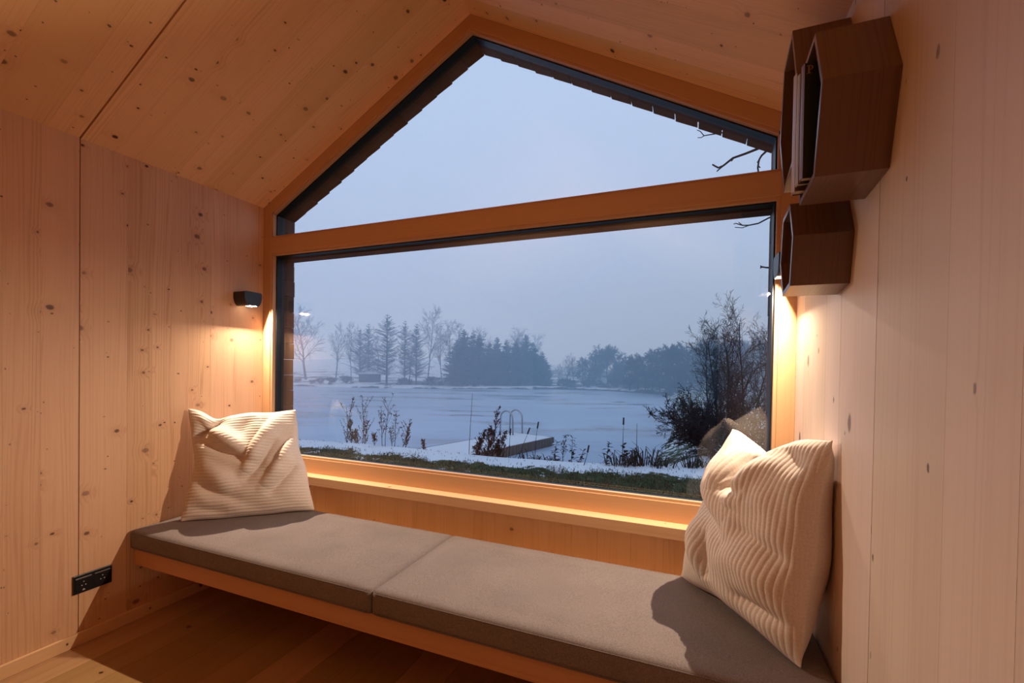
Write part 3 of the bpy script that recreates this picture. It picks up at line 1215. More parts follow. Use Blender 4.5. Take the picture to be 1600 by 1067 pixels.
SNOW = N('snow')
_t = SNOW.n('TexCoord')
_nz = SNOW.noise(_t.outputs['Object'], 7.0, 4.0)
SNOW.bsdf((0.62, 0.66, 0.72), 0.75, 0.2, SNOW.bump(_nz, .5, .03))
SNOW = SNOW.m


def ground_mat(name, soil0, soil1, scale, snow_gain):
    a = N(name)
    t = a.n('TexCoord')
    at_ = a.n('Attribute')
    at_.attribute_name = 'snow'
    n1 = a.noise(t.outputs['Object'], scale, 5.0, .62)
    n2 = a.noise(t.outputs['Object'], scale * 4, 3.0)
    m = a.math('ADD', at_.outputs['Fac'], a.math('MULTIPLY', a.math('SUBTRACT', n1, .5), snow_gain))
    m = a.math('ADD', m, a.math('MULTIPLY', a.math('SUBTRACT', n2, .5), .35))
    m = a.mapr(m, .47, .56, 0, 1, True)
    c = a.mix(a.mapr(n2, .3, .7), soil0, soil1)
    c = a.mix(m, c, (0.62, 0.66, 0.72))
    a.bsdf(c, 0.85, 0.15, a.bump(n2, .6, .03))
    return a.m


LAWNM = ground_mat('lawn_ground', (0.022, 0.040, 0.018), (0.045, 0.075, 0.030), 1.6, 1.1)
SHOREM = ground_mat('shore_ground', (0.035, 0.036, 0.034), (0.07, 0.07, 0.065), .18, 1.6)


def terrain(name, X, Y, Z, snow, mat):
    o = grid_obj(name, np.stack([X, Y, Z], -1), mat, kind='structure')
    at_ = o.data.attributes.new('snow', 'FLOAT', 'POINT')
    at_.data.foreach_set('value', snow.astype(np.float32).ravel())
    return o


def snow_amt(x, y, f):
    band = smooth(-.9, -.2, f) * (1 - smooth(.25, .95, f))
    patch = .33 * (1 - smooth(.6, 2.6, f)) + .14
    return np.clip(.92 * band + patch * (wav(x, y, 21, 1.5) * .35 + .9) * (1 - band), 0, 1)


xg = np.concatenate([np.arange(-16, -8, .4), np.arange(-8, 6, .11), np.arange(6, 26, .6)])
yg = np.concatenate([np.arange(.2, 10.5, .10), np.arange(10.5, 16, .25), np.arange(16, 46, .9)])
X, Y = np.meshgrid(xg, yg, indexing='ij')
Z, FF = near_z(X, Y)
SN = snow_amt(X, Y, FF)
SN = np.where(Y > 9.0, .48 + .12 * wav(X, Y, 3), SN)
Z = Z + .03 * np.clip(SN - .4, 0, 1)
terrain('lawn', X, Y, Z, SN, LAWNM)

# lawn grass: real blades, thinner where snow lies
rs = np.random.RandomState(4)
nb = 70000
gx = rs.uniform(-7.5, 4.2, nb)
gy = 3.2 + rs.uniform(0, 1, nb) ** .8 * 4.6
gz, gf = near_z(gx, gy)
sn = snow_amt(gx, gy, gf) + .35 * wav(gx, gy, 33, 3.0)
keep = (gf > -.5) & (rs.uniform(0, 1, nb) > np.clip((sn - .30) * 2.6, 0, .96))
gx, gy, gz = gx[keep], gy[keep], gz[keep]
nb = len(gx)
h = rs.uniform(.025, .075, nb)
an = rs.uniform(0, 6.28, nb)
lean = rs.uniform(.2, 1.1, nb) * h
wd = rs.uniform(.004, .008, nb)
B = np.stack([gx, gy, gz - .01], -1)
sd = np.stack([np.cos(an) * wd, np.sin(an) * wd, 0 * an], -1)
tip = B + np.stack([-np.sin(an) * lean, np.cos(an) * lean, h], -1)
mid = B * .5 + tip * .5 + np.stack([0 * an, 0 * an, h * .18], -1)
V = np.stack([B - sd, B + sd, mid + sd * .8, mid - sd * .8, tip], 1).reshape(-1, 3)
k = np.arange(nb)[:, None] * 5
faces = (k + np.array([[0, 1, 2, 3]])).tolist() + (k + np.array([[3, 2, 4]])).tolist()
me = bpy.data.meshes.new('lawn_grass')
me.from_pydata(V.tolist(), [], faces)
GR = N('grass_blade')
_t = GR.n('TexCoord')
_n = GR.noise(_t.outputs['Object'], 2.5, 3.0)
GR.bsdf(GR.mix(GR.mapr(_n, .35, .65), (.014, .040, .024), (.042, .078, .038)), .7, .2)
me.materials.append(GR.m)
o = bpy.data.objects.new('lawn_grass', me)
COL.objects.link(o)
tag(o, 'short dark green lawn grass showing through thin snow outside the window', 'grass', kind='stuff')

# lake: thin ice with snow dust and dark streaks
LK = N('lake_ice')
_t = LK.n('TexCoord')
_mp = LK.n('Mapping')
_mr = LK.n('Mapping')
_mr.inputs['Rotation'].default_value = (0, 0, -.40)
LK.l(_t.outputs['Object'], _mr.inputs[0])
LK.l(_mr.outputs[0], _mp.inputs[0])
_mp.inputs['Scale'].default_value = (.15, .40, 1)
_n1 = LK.noise(_mp.outputs[0], 1.0, 5.0, .6)
_mp2 = LK.n('Mapping')
LK.l(_mr.outputs[0], _mp2.inputs[0])
_mp2.inputs['Scale'].default_value = (.05, .22, 1)
_n2 = LK.noise(_mp2.outputs[0], 1.0, 2.0)
_st = LK.mapr(_n1, .50, .62, 0, 1, True)
_c = LK.mix(LK.mapr(_n2, .3, .7), (.28, .37, .50), (.40, .50, .63))
_c = LK.mix(LK.math('MULTIPLY', _st, .75), _c, (.14, .17, .22))
LK.bsdf(_c, LK.mapr(_st, 0, 1, .5, .25), .4)
P = np.zeros((2, 2, 3))
P[0, 0], P[1, 0], P[0, 1], P[1, 1] = (-130, 5.5, ZLAKE), (60, 5.5, ZLAKE), (-130, 90, ZLAKE), (60, 90, ZLAKE)
lk = grid_obj('lake', P, LK.m, kind='structure')

# far shore: polyline of the waterline, land rising behind it
SH = np.array([(-95, 22), (-60, 33), (-41.7, 37.6), (-33, 38.8), (-27.8, 41.3), (-21.2, 45), (-13.7, 51.2), (-6.5, 51.3), (.2, 47.3), (2.4, 40), (2.8, 33), (60, 33)], float)


def shore_y(x):
    return np.interp(x, SH[:10, 0], SH[:10, 1])


xg = np.linspace(-95, 45, 240)
dg = np.concatenate([np.linspace(-1.2, 6, 30), np.linspace(6.5, 90, 60)])
X, D = np.meshgrid(xg, dg, indexing='ij')
ysh = np.where(X < 2.4, shore_y(np.minimum(X, 2.4)), 40 + (X - 2.4) * .05)
Y = ysh + D
rise = smooth(-.6, 1.2, D) * .55 + np.clip(D - 3, 0, None) * np.interp(X, [-95, -45, -30, -15, 45], [.055, .050, .030, .012, .015])
Z = ZLAKE - .2 + rise + .06 * wav(X, Y, 12, .8) * smooth(0, 2, D)
SN = np.interp(X, [-95, -40, -28, -10, 0, 45], [.75, .62, .45, .40, .30, .30]) + .25 * wav(X, Y, 44, .35) + .2 * smooth(20, 35, D) * (X < -30)
SN = SN + .25 * smooth(.2, .7, D) * (1 - smooth(1.0, 2.0, D))
terrain('shore', X, Y, Z, np.clip(SN, 0, 1), SHOREM)


def shore_z(x, y):
    d = y - float(shore_y(min(x, 2.4)))
    return ZLAKE - .2 + float(smooth(-.6, 1.2, np.array(d))) * .55 + max(0, d - 3) * float(np.interp(x, [-95, -45, -30, -15, 45], [.055, .050, .030, .012, .015]))


# ------------------------------------------------------------------ trees
BARK = plain('wet_bark', (0.018, 0.018, 0.021), .9, .2, var=.3, scale=3)
TWIG = plain('dark_twigs', (0.017, 0.018, 0.022), .9, .2)
NEEDLE = plain('spruce_needles', (0.018, 0.026, 0.024), .9, .2, var=.3, scale=1)


def prisms(segs, nside=3):
    """segs: list of (p0, p1, r0, r1) -> vertex list, faces"""
    p0 = np.array([s[0] for s in segs])
    p1 = np.array([s[1] for s in segs])
    r0 = np.array([s[2] for s in segs])[:, None]
    r1 = np.array([s[3] for s in segs])[:, None]
    d = p1 - p0
    d = d / (np.linalg.norm(d, axis=1, keepdims=True) + 1e-9)
    ref = np.where(np.abs(d[:, 2:3]) > .9, np.array([[1, 0, 0]]), np.array([[0, 0, 1]]))
    a = np.cross(d, ref)
    a = a / (np.linalg.norm(a, axis=1, keepdims=True) + 1e-9)
    b = np.cross(d, a)
    vs = []
    for p, r in ((p0, r0), (p1, r1)):
        for k in range(nside):
            t = 2 * math.pi * k / nside
            vs.append(p + (a * math.cos(t) + b * math.sin(t)) * r)
    V = np.stack(vs, 1)
    n = len(segs)
    base = np.arange(n)[:, None] * (2 * nside)
    F_ = []
    for k in range(nside):
        k2 = (k + 1) % nside
        F_.append(base + np.array([[k, k2, nside + k2, nside + k]]))
    return V.reshape(-1, 3), np.concatenate(F_)


def seg_obj(name, segs, mat, parent, nside=3, kind=None):
    V, F_ = prisms(segs, nside)
    me = bpy.data.meshes.new(name)
    me.from_pydata(V.tolist(), [], F_.tolist())
    me.materials.append(mat)
    o = bpy.data.objects.new(name, me)
    COL.objects.link(o)
    put(o, parent)
    if kind:
        o['kind'] = kind
    return o


def perp(r, d):
    v = Vector((r.uniform(-1, 1), r.uniform(-1, 1), r.uniform(-1, 1)))
    v = v - d * v.dot(d)
    return v.normalized() if v.length > .01 else d.orthogonal().normalized()


def grow(r, p, d, L, rad, lev, spec, out):
    """recursive branch; spec per level: (segments, wobble, children, angle, length ratio, up pull, start)"""
    ns, wob, nch, angl, ratio, up, st = spec[lev]
    sl = L / ns
    pts = [p]
    for i in range(ns):
        d = (d + perp(r, d) * wob * r.random() + Vector((0, 0, up))).normalized()
        q = p + d * sl
        r0 = rad * (1 - .75 * i / ns)
        r1 = rad * (1 - .75 * (i + 1) / ns)
        out[lev].append((tuple(p), tuple(q), r0, r1))
        p = q
        pts.append((p, d.copy(), r1))
    if lev + 1 < len(spec):
        for c in range(nch):
            u = st + (1 - st) * (c + r.random()) / nch
            i = min(ns - 1, int(u * ns))
            bp, bd, br = pts[i + 1]
            prev = pts[i] if i == 0 else pts[i][0]
            bp = Vector(prev).lerp(bp, u * ns - i)
            a = math.radians(angl * r.uniform(.7, 1.25))
            nd = (bd * math.cos(a) + perp(r, bd) * math.sin(a)).normalized()
            cl = L * ratio * r.uniform(.7, 1.2) * (1.15 - .55 * u)
            grow(r, bp, nd, cl, max(br * .62, spec_rmin), lev + 1, spec, out)


def make_tree(name, seed, spec, H, rad, rmin, trunk_levels=1, twig_mat=None, lean=(0, 0)):
    global spec_rmin
    spec_rmin = rmin
    r = random.Random(seed)
    out = [[] for _ in spec]
    grow(r, Vector((0, 0, -.1)), Vector((lean[0], lean[1], 1)).normalized(), H, rad, 0, spec, out)
    root = empty(name)
    tr = [s for L_ in out[:trunk_levels] for s in L_]
    tw = [s for L_ in out[trunk_levels:] for s in L_]
    tw = [(a, b, max(x, rmin), max(y, rmin * .7)) for a, b, x, y in tw]
    seg_obj('trunk', tr, BARK, root, 5)
    seg_obj('crown', tw, twig_mat or TWIG, root, 3)
    return root


def conic_segs(seed, H, R, nwh, per, droop, subs, rt, low=.12, flat=True):
    """single leader with whorls of side branches that carry side twigs"""
    r = random.Random(seed)
    segs = []
    for i in range(nwh):
        u = low + (1 - low) * (i + r.random() * .8) / nwh
        z = H * u
        Lb = R * (1 - u ** 2.2) ** .9 * r.uniform(.42, 1.25) + .02 * H * (1 - u)
        for k in range(per):
            a = r.uniform(0, 6.283)
            d = Vector((math.cos(a), math.sin(a), r.uniform(-.1, .35) - droop))
            p = Vector((0, 0, z))
            n = 4
            for s in range(n):
                d = (d + Vector((r.uniform(-.12, .12), r.uniform(-.12, .12), .06 if s > 1 else -.02))).normalized()
                q = p + d * Lb / n
                segs.append((tuple(p), tuple(q), rt * (1.5 - .9 * s / n), rt * (1.3 - .9 * s / n)))
                for t in range(subs):
                    b = r.uniform(-1, 1)
                    side = Vector((-d.y, d.x, 0)).normalized() * (1 if r.random() > .5 else -1)
                    e = (d * .6 + side * .8 + Vector((0, 0, r.uniform(-.35, .2)))).normalized()
                    pp = p.lerp(q, r.random())
                    ll = Lb * .38 * (1 - .55 * s / n) * r.uniform(.5, 1.1)
                    m_ = pp + e * ll * .5
                    segs.append((tuple(pp), tuple(m_), rt, rt * .8))
                    e2 = (e + Vector((r.uniform(-.3, .3), r.uniform(-.3, .3), r.uniform(-.2, .2)))).normalized()
                    segs.append((tuple(m_), tuple(m_ + e2 * ll * .5), rt * .8, rt * .5))
                p = q
    return segs


def conic_tree(name, seed, H, R, nwh, per, droop, subs, rt, mat, low=.12):
    root = empty(name)
    seg_obj('trunk', [((0, 0, -.1), (0, 0, H * .5), H * .014, H * .009), ((0, 0, H * .5), (0, 0, H), H * .009, .012)], BARK, root, 6)
    seg_obj('crown', conic_segs(seed, H, R, nwh, per, droop, subs, rt, low), mat, root, 3)
    return root


SP_ROUND = [(7, .22, 13, 48, .55, .02, .28), (5, .35, 9, 42, .50, .05, .15), (4, .4, 7, 40, .48, .04, .1), (3, .4, 0, 0, 0, .02, 0)]
SP_BIRCH = [(8, .12, 16, 38, .38, .02, .30), (5, .3, 9, 38, .45, .06, .15), (4, .4, 6, 40, .45, -.02, .1), (3, .4, 0, 0, 0, -.05, 0)]
SP_DENSE = [(6, .2, 18, 62, .50, .03, .10), (5, .35, 11, 50, .52, .05, .08), (4, .45, 9, 45, .5, .03, .05), (3, .4, 0, 0, 0, .02, 0)]
SP_SHRUB = [(3, .4, 14, 60, .9, .05, .02), (4, .4, 10, 45, .55, .08, .05), (3, .45, 7, 45, .5, .04, .05), (3, .4, 0, 0, 0, .02, 0)]

P_ROUND = [make_tree('bare_tree', 3, SP_ROUND, 7.5, .16, .014), make_tree('bare_tree', 8, SP_ROUND, 8.2, .17, .014)]
P_BIRCH = [make_tree('birch_tree', 21, SP_BIRCH, 10, .11, .012), make_tree('birch_tree', 27, SP_BIRCH, 9, .10, .012)]
P_LARCH = [conic_tree('larch_tree', 31, 9.0, 2.5, 40, 4, -.40, 6, .013, TWIG), conic_tree('larch_tree', 36, 8.5, 2.3, 38, 4, -.34, 6, .013, TWIG)]
P_SPRUCE = [conic_tree('spruce_tree', 41, 9.0, 2.6, 60, 6, .02, 9, .034, NEEDLE, .03), conic_tree('spruce_tree', 47, 8.6, 2.9, 56, 6, -.02, 9, .034, NEEDLE, .03)]
P_DENSE = [make_tree('leafless_tree', 51, SP_DENSE, 6.0, .14, .026), make_tree('leafless_tree', 57, SP_DENSE, 6.4, .14, .026)]
P_SHRUB = [make_tree('shore_shrub', 61, SP_SHRUB, 1.1, .05, .018), make_tree('shore_shrub', 67, SP_SHRUB, 1.2, .05, .018)]
NATURAL = {}
for lst, hh in ((P_ROUND, (7.9, 8.6)), (P_BIRCH, (10.4, 9.4)), (P_LARCH, (9.0, 8.5)), (P_SPRUCE, (9.0, 8.6)), (P_DENSE, (6.6, 7.0)), (P_SHRUB, (1.9, 2.0))):
    for p_, h_ in zip(lst, hh):
        zs = [max(v.co.z for v in ch.data.vertices) for ch in p_.children]
        NATURAL[p_.name] = max(zs)
USED = set()


def plant(protos, px, dist, ytop, label, group, sx=1.0, zb=None):
    """stand a tree on the far shore: px = column in the photograph, dist = metres from the eye, ytop = the row its top reaches"""
    pr_ = protos[rnd.randrange(len(protos))]
    d = ray(px, 600)
    d = Vector((d.x, d.y, 0)).normalized()
    pos = CAM + d * dist
    z = shore_z(pos.x, pos.y) if zb is None else zb
    dd = ray(px, ytop)
    ztop = CAM.z + dist * dd.z / math.hypot(dd.x, dd.y)
    if pr_.name in USED:
        t = copy_tree(pr_)
    else:
        t = pr_
        USED.add(pr_.name)
    k = (ztop - z) / NATURAL[pr_.name]
    t.location = (pos.x, pos.y, z)
    t.rotation_euler = (0, 0, rnd.uniform(0, 6.28))
    t.scale = (k * sx, k * sx, k)
    return tag(t, label, 'tree' if 'shrub' not in pr_.name else 'shrub', group)


def dist_shore(px, back=1.5):
    """distance from the eye to the far waterline in column px, plus a few metres of land"""
    d = ray(px, 600)
    d = Vector((d.x, d.y, 0)).normalized()
    for k in range(200, 900):
        p = CAM + d * (k * .1)
        if p.x < 2.4 and p.y > float(shore_y(p.x)):
            return k * .1 + back
    return 45 + back


ORD = ['first', 'second', 'third', 'fourth', 'fifth', 'sixth', 'seventh', 'eighth', 'ninth', 'tenth', 'eleventh', 'twelfth', 'thirteenth', 'fourteenth', 'fifteenth']


def nth(rows):
    """rows sorted by column, each with its rank word"""
    return [(r_, ORD[i]) for i, r_ in enumerate(sorted(rows))]


plant(P_ROUND, 478, dist_shore(478, 8), 474, 'spreading bare tree at the far left end of the far bank behind the lamp reflection', None, 1.0)
plant(P_ROUND, 525, dist_shore(525, 14), 500, 'pale thin bare tree standing alone on the snowy slope left of the hut', None, .8)
plant(P_BIRCH, 549, dist_shore(549, 6), 500, 'slim bare tree just left of the lakeside hut', None, .7)
plant(P_LARCH, 562, dist_shore(562, 7), 512, 'small conical bare tree rising right behind the hut roof', None, 1.0)
plant(P_LARCH, 575, dist_shore(575, 9), 505, 'faint conical bare tree between the hut and the tall conical tree', None, .9)
plant(P_LARCH, 604, dist_shore(604, 2.5), 490, 'tall conical bare tree with level branches just right of the hut', None, 1.15)
plant(P_LARCH, 632, dist_shore(632, 4), 500, 'narrow conical bare tree second to the right of the hut', None, .8)
plant(P_LARCH, 650, dist_shore(650, 3), 505, 'conical bare tree third to the right of the hut', None, .95)
plant(P_BIRCH, 668, dist_shore(668, 5), 472, 'tallest slender birch with a thin crown above the other trees', None, .9)
for (px, yt, bk_), o_ in nth(((690, 505, 7), (702, 497, 4), (716, 502, 8), (640, 520, 10), (590, 520, 11))):
    plant(P_BIRCH if px > 680 else P_ROUND, px, dist_shore(px, bk_), yt, 'bare misty tree between hut and spruces, %s from the left of its thicket' % o_, 'bare trees beside the spruces', .95)
for (px, yt, bk_), o_ in nth(((724, 514, 3), (738, 516, 5), (748, 520, 2.5), (764, 532, 3), (776, 526, 6), (790, 530, 3), (806, 528, 3.5), (820, 522, 5), (832, 534, 2.5), (846, 548, 3), (714, 530, 2.5), (853, 562, 2.5))):
    plant(P_SPRUCE, px, dist_shore(px, bk_), yt, 'dark misty spruce of the dense middle clump, %s from the left' % o_, 'spruces in the middle of the far bank', .9)
for (px, yt, bk_), o_ in nth(((757, 508, 10), (800, 514, 9), (812, 510, 12), (838, 520, 9))):
    plant(P_BIRCH, px, dist_shore(px, bk_), yt, 'pale bare crown rising behind the spruce clump, %s from the left' % o_, 'bare crowns behind the spruces', 1.1)
for (px, yt, bk_), o_ in nth(((872, 566, 6), (886, 550, 5), (897, 558, 7))):
    plant(P_ROUND, px, dist_shore(px, bk_), yt, 'small misty tree in the dip right of the spruces, %s from the left' % o_, 'small trees in the dip', 1.0)
for (px, yt, bk_), o_ in nth(((912, 556, 4), (926, 543, 5), (938, 537, 6), (950, 538, 5), (962, 548, 4), (974, 556, 5))):
    plant(P_DENSE, px, dist_shore(px, bk_), yt, 'rounded hazy tree of the clump at the lake end, %s from the left' % o_, 'rounded trees at the lake end', .95)
for (px, yt, bk_), o_ in nth(((984, 560, 3), (996, 554, 4), (1008, 550, 3), (1020, 547, 4), (1032, 543, 3), (1044, 540, 4), (1056, 537, 3), (1068, 535, 4), (1080, 533, 3), (1094, 530, 5), (1110, 530, 5), (1150, 530, 7), (1180, 528, 7), (1130, 530, 6), (1205, 528, 6))):
    plant(P_DENSE, px, min(dist_shore(px, bk_), 46 + bk_), yt, 'hazy tree of the wooded slope behind the alders, %s from the left' % o_, 'trees of the wooded slope', 1.0, zb=-.9)
CNT = {}
for px in range(470, 1075, 17):
    if 553 < px < 608:
        continue
    where = ('left of the hut' if px < 553 else 'between the hut and the tall birch' if px < 676 else 'under the spruce clump'
             if px < 862 else 'below the rounded trees' if px < 980 else 'below the wooded slope')
    plant(P_SHRUB, px + rnd.uniform(-5, 5), dist_shore(px, rnd.uniform(.9, 2.2)), 592 + rnd.uniform(-5, 6) if px > 600 else 588 + rnd.uniform(-3, 5),
          'low waterline shrub %s, %s from the left' % (where, ORD[CNT.setdefault(where, 0)]), 'waterline shrubs ' + where, 1.5)
    CNT[where] += 1

# hut on the far bank
hp = at(578, 596, 'z', -.78)
hut = tag(empty('hut', hp, math.radians(38)), 'low dark wooden hut with a snowy roof on the far bank', 'hut')
HUTW = plain('hut_boards', (.035, .030, .028), .9, .2, var=.3)
mb = MB()
mb.box(-1.35, 1.35, -.8, .8, 0, .95)
o = mb.build('wall', HUTW, None)
o.matrix_world = hut.matrix_world.copy()
put(o, hut)
mb = MB()
mb.hexa([(-1.6, -1.05, .93), (1.6, -1.05, .93), (1.6, 1.0, 1.22), (-1.6, 1.0, 1.22), (-1.6, -1.05, 1.0), (1.6, -1.05, 1.0), (1.6, 1.0, 1.29), (-1.6, 1.0, 1.29)], (1, 0, 0))
o = mb.build('roof', HUTW, None)
o.matrix_world = hut.matrix_world.copy()
put(o, hut)
mb = MB()
mb.hexa([(-1.55, -1.0, 1.0), (1.55, -1.0, 1.0), (1.55, .97, 1.29), (-1.55, .97, 1.29), (-1.5, -.95, 1.07), (1.5, -.95, 1.07), (1.5, .95, 1.36), (-1.5, .95, 1.36)], (1, 0, 0))
o = mb.build('roof_snow', SNOW, None)
o.matrix_world = hut.matrix_world.copy()
put(o, hut)
mb = MB()
mb.box(-.35, .35, -.83, -.795, .05, .85)
o = mb.build('door', BARK, None)
o.matrix_world = hut.matrix_world.copy()
put(o, hut)

# ------------------------------------------------------------------ dock with its ladder
DK = Vector((-2.85, 8.25, 0))
dv = Vector((.27, .963, 0)).normalized()
dn = Vector((-dv.y, dv.x, 0))
DZ = -1.0
dock = tag(empty('dock', (DK.x, DK.y, DZ)), 'snow-covered wooden bathing dock running out over the frozen lake', 'dock')


def dkp(a, b, z):
    p = DK + dv * a + dn * b
    return (p.x, p.y, z)


def dbox(a0, a1, b0, b1, z0, z1, nm, mat, ax=None, parent=None, bevel=0.0):
    mb = MB()
    mb.hexa([dkp(a0, b0, z0), dkp(a1, b0, z0), dkp(a1, b1, z0), dkp(a0, b1, z0), dkp(a0, b0, z1), dkp(a1, b0, z1), dkp(a1, b1, z1), dkp(a0, b1, z1)], ax or dv, (rnd.uniform(0, 40), rnd.uniform(0, 40)))
    return mb.build(nm, mat, parent or dock, bevel=bevel)


DL, DW = 4.15, 1.58
a_ = -.5
while a_ < DL - .01:
    dbox(a_ + .004, min(a_ + .145, DL), -.03, DW + .03, DZ - .045, DZ - rnd.uniform(.016, .02), 'plank', DOCKW, dn)
    a_ += .149
dbox(-.5, DL + .02, -.06, -.032, DZ - .22, DZ - .012, 'side_beam', DOCKW)
dbox(-.5, DL + .02, DW + .032, DW + .06, DZ - .22, DZ - .012, 'side_beam', DOCKW)
dbox(DL + .001, DL + .04, -.09, DW + .06, DZ - .20, DZ - .012, 'end_beam', DOCKW, dn)
for a0 in (.9, 2.4, 3.9):
    for b0 in (.02, DW - .14):
        dbox(a0, a0 + .12, b0, b0 + .12, ZLAKE - .3, DZ - .046, 'post', DOCKW, Vector((0, 0, 1)))
# vertical boarding hung under the near side
a_ = .4
while a_ < DL - .05:
    dbox(a_, a_ + .14, -.075, -.061, DZ - .34, DZ - .03, 'skirt_board', DOCKW, Vector((0, 0, 1)))
    a_ += .155
na, nbk = 60, 22
Pg = np.zeros((na, nbk, 3))
for i in range(na):
    for j in range(nbk):
        a, b = -.5 + (DL + .5) * i / (na - 1), -.02 + (DW + .04) * j / (nbk - 1)
        e = min(1, min(i, na - 1 - i) / 2.0) * min(1, min(j, nbk - 1 - j) / 2.0)
        p = dkp(a, b, DZ - .014 + e * (.030 + .012 * mnoise.noise(Vector((a * 2.2, b * 2.2, 1)))))
        Pg[i, j] = p
grid_obj('snow_cover', Pg, SNOW, dock)

lad = tag(empty('ladder', dkp(3.77, 1.4, DZ + .02)), 'chrome bathing ladder with two hooped handrails on the dock', 'ladder')
for a0 in (3.50, 4.04):
    mb = MB()
    b0, b1 = 1.15, DW + .095
    pts = []
    for k in range(13):
        t = math.pi * k / 12
        pts.append(dkp(a0, (b0 + b1) / 2 - (b1 - b0) / 2 * math.cos(t), DZ + .56 + .26 * math.sin(t)))
    pts = [dkp(a0, b0 - .02, DZ), dkp(a0, b0 - .01, DZ + .3)] + pts + [dkp(a0, b1 + .01, DZ + .3), dkp(a0, b1 + .02, ZLAKE - .2)]
    mb.tube(pts, .029, 8)
    mb.build('handrail', STEEL, lad, smooth=True)
for zz in (-.10, -.27):
    mb = MB()
    mb.tube([dkp(3.50, DW + .115, DZ + zz), dkp(4.04, DW + .115, DZ + zz)], .018, 6)
    mb.build('rung', STEEL, lad, smooth=True)

# ------------------------------------------------------------------ weeds and reeds on the near bank
WEED = plain('dead_weed', (.013, .017, .023), .9, .2, var=.3)
REED = plain('dry_reed', (.030, .030, .028), .85, .2, var=.3)
LEAF = plain('wilted_leaf', (.018, .026, .020), .85, .2, var=.4)


def leaf_quads(items, name, mat, parent):
    mb = MB()
    for p, d, L_, w_ in items:
        d = d.normalized()
        s = d.cross(Vector((.3, .2, 1))).normalized() * w_
        q = p + d * L_ * .5 + Vector((0, 0, L_ * .08))
        mb.quad([p, q + s, p + d * L_, q - s])
    return mb.build(name, mat, parent, fix=False)


def weed(base, H, seed, style, label, group=None, lean=0.0, nst=1):
    r = random.Random(seed)
    root = tag(empty('dead_weed', base), label, 'weed', group)
    segs, leaves = [], []
    base = Vector(base)
    for s_ in range(nst):
        p = base + Vector((r.uniform(-.06, .06), r.uniform(-.06, .06), -.05)) * (nst > 1)
        d = Vector((lean + r.uniform(-.08, .08) * nst, r.uniform(-.06, .06), 1)).normalized()
        HH = H * (1 if s_ == 0 else r.uniform(.45, .85))
        n = 9
        for i in range(n):
            d = (d + Vector((r.uniform(-.06, .06), r.uniform(-.06, .06), 0))).normalized()
            q = p + d * HH / n
            segs.append((tuple(p), tuple(q), .010 * (1 - .6 * i / n), .010 * (1 - .6 * (i + 1) / n)))
            u = (i + 1) / n
            if style == 'mugwort':
                for k in range(4 if u > .2 else 1):
                    a = r.uniform(0, 6.28)
                    e = Vector((math.cos(a) * .75, math.sin(a) * .75, 1)).normalized()
                    L_ = HH * .42 * (1.08 - u) * r.uniform(.5, 1.2) + .04
                    st = p.lerp(q, r.random())
                    m_ = st + e * L_
                    segs.append((tuple(st), tuple(m_), .006, .004))
                    for j in range(9):
                        leaves.append((st.lerp(m_, r.uniform(.3, 1)), Vector((r.uniform(-1, 1), r.uniform(-1, 1), r.uniform(-.2, 1))), r.uniform(.04, .08), .013))
            elif style == 'spire':
                for k in range(3):
                    if u > .35:
                        a = r.uniform(0, 6.28)
                        leaves.append((p.lerp(q, r.random()), Vector((math.cos(a), math.sin(a), r.uniform(.3, 1.2))), r.uniform(.05, .11), .014))
                if u > .45:
                    for k in range(4):
                        a = r.uniform(0, 6.28)
                        leaves.append((p.lerp(q, r.random()), Vector((math.cos(a), math.sin(a), r.uniform(-.3, .6))), r.uniform(.04, .09), .017))
                for _q in range(2 if .1 < u < .75 else 0):
                    a = r.uniform(0, 6.28)
                    e = Vector((math.cos(a) * .55, math.sin(a) * .55, 1)).normalized()
                    L_ = HH * r.uniform(.20, .42)
                    m_ = q + e * L_
                    segs.append((tuple(q), tuple(m_), .005, .003))
                    for j in range(8):
                        leaves.append((q.lerp(m_, r.uniform(.4, 1)), Vector((r.uniform(-1, 1), r.uniform(-1, 1), r.uniform(0, 1))), r.uniform(.03, .06), .013))
            elif style == 'umbel':
                if u > .3:
                    for k in range(2):
                        a = r.uniform(0, 6.28)
                        e = Vector((math.cos(a) * .5, math.sin(a) * .5, 1)).normalized()
                        L_ = HH * r.uniform(.12, .30)
                        m_ = q + e * L_
                        segs.append((tuple(q), tuple(m_), .004, .0025))
                        for j in range(4):
                            f = m_ + Vector((r.uniform(-.05, .05), r.uniform(-.05, .05), r.uniform(.01, .05)))
                            segs.append((tuple(m_), tuple(f), .0025, .002))
                            leaves.append((f, Vector((r.uniform(-1, 1), r.uniform(-1, 1), .3)), .05, .016))
            elif style == 'leafy':
                for k in range(3):
                    a = r.uniform(0, 6.28)
                    leaves.append((p.lerp(q, r.random()), Vector((math.cos(a), math.sin(a), r.uniform(-.4, .8))), r.uniform(.07, .15), .034))
            p = q
        if style == 'cattail':
            segs.append((tuple(p), tuple(p + d * .15), .020, .017))
    seg_obj('stem', segs, WEED, root, 3)
    if leaves:
        leaf_quads(leaves, 'leaves', LEAF if style == 'leafy' else WEED, root)
    return root


def bank(px, py):
    """point of the near bank seen at a photograph position (just behind the crest when the crest hides it)"""
    d = ray(px, py)
    cand = None
    for k in range(300, 1700):
        p = CAM + d * (k * .01 / d.dot(FWD))
        z, f = near_z(np.array(p.x), np.array(p.y))
        if cand is None and p.y > 5.5 and float(f) < -.35:
            cand = Vector((p.x, p.y, float(z)))
        if p.z <= float(z):
            if float(f) > -.45 or cand is None:
                return Vector((p.x, p.y, float(z)))
            break
    return cand if cand is not None else at(px, py, 'z', ZLAWN)


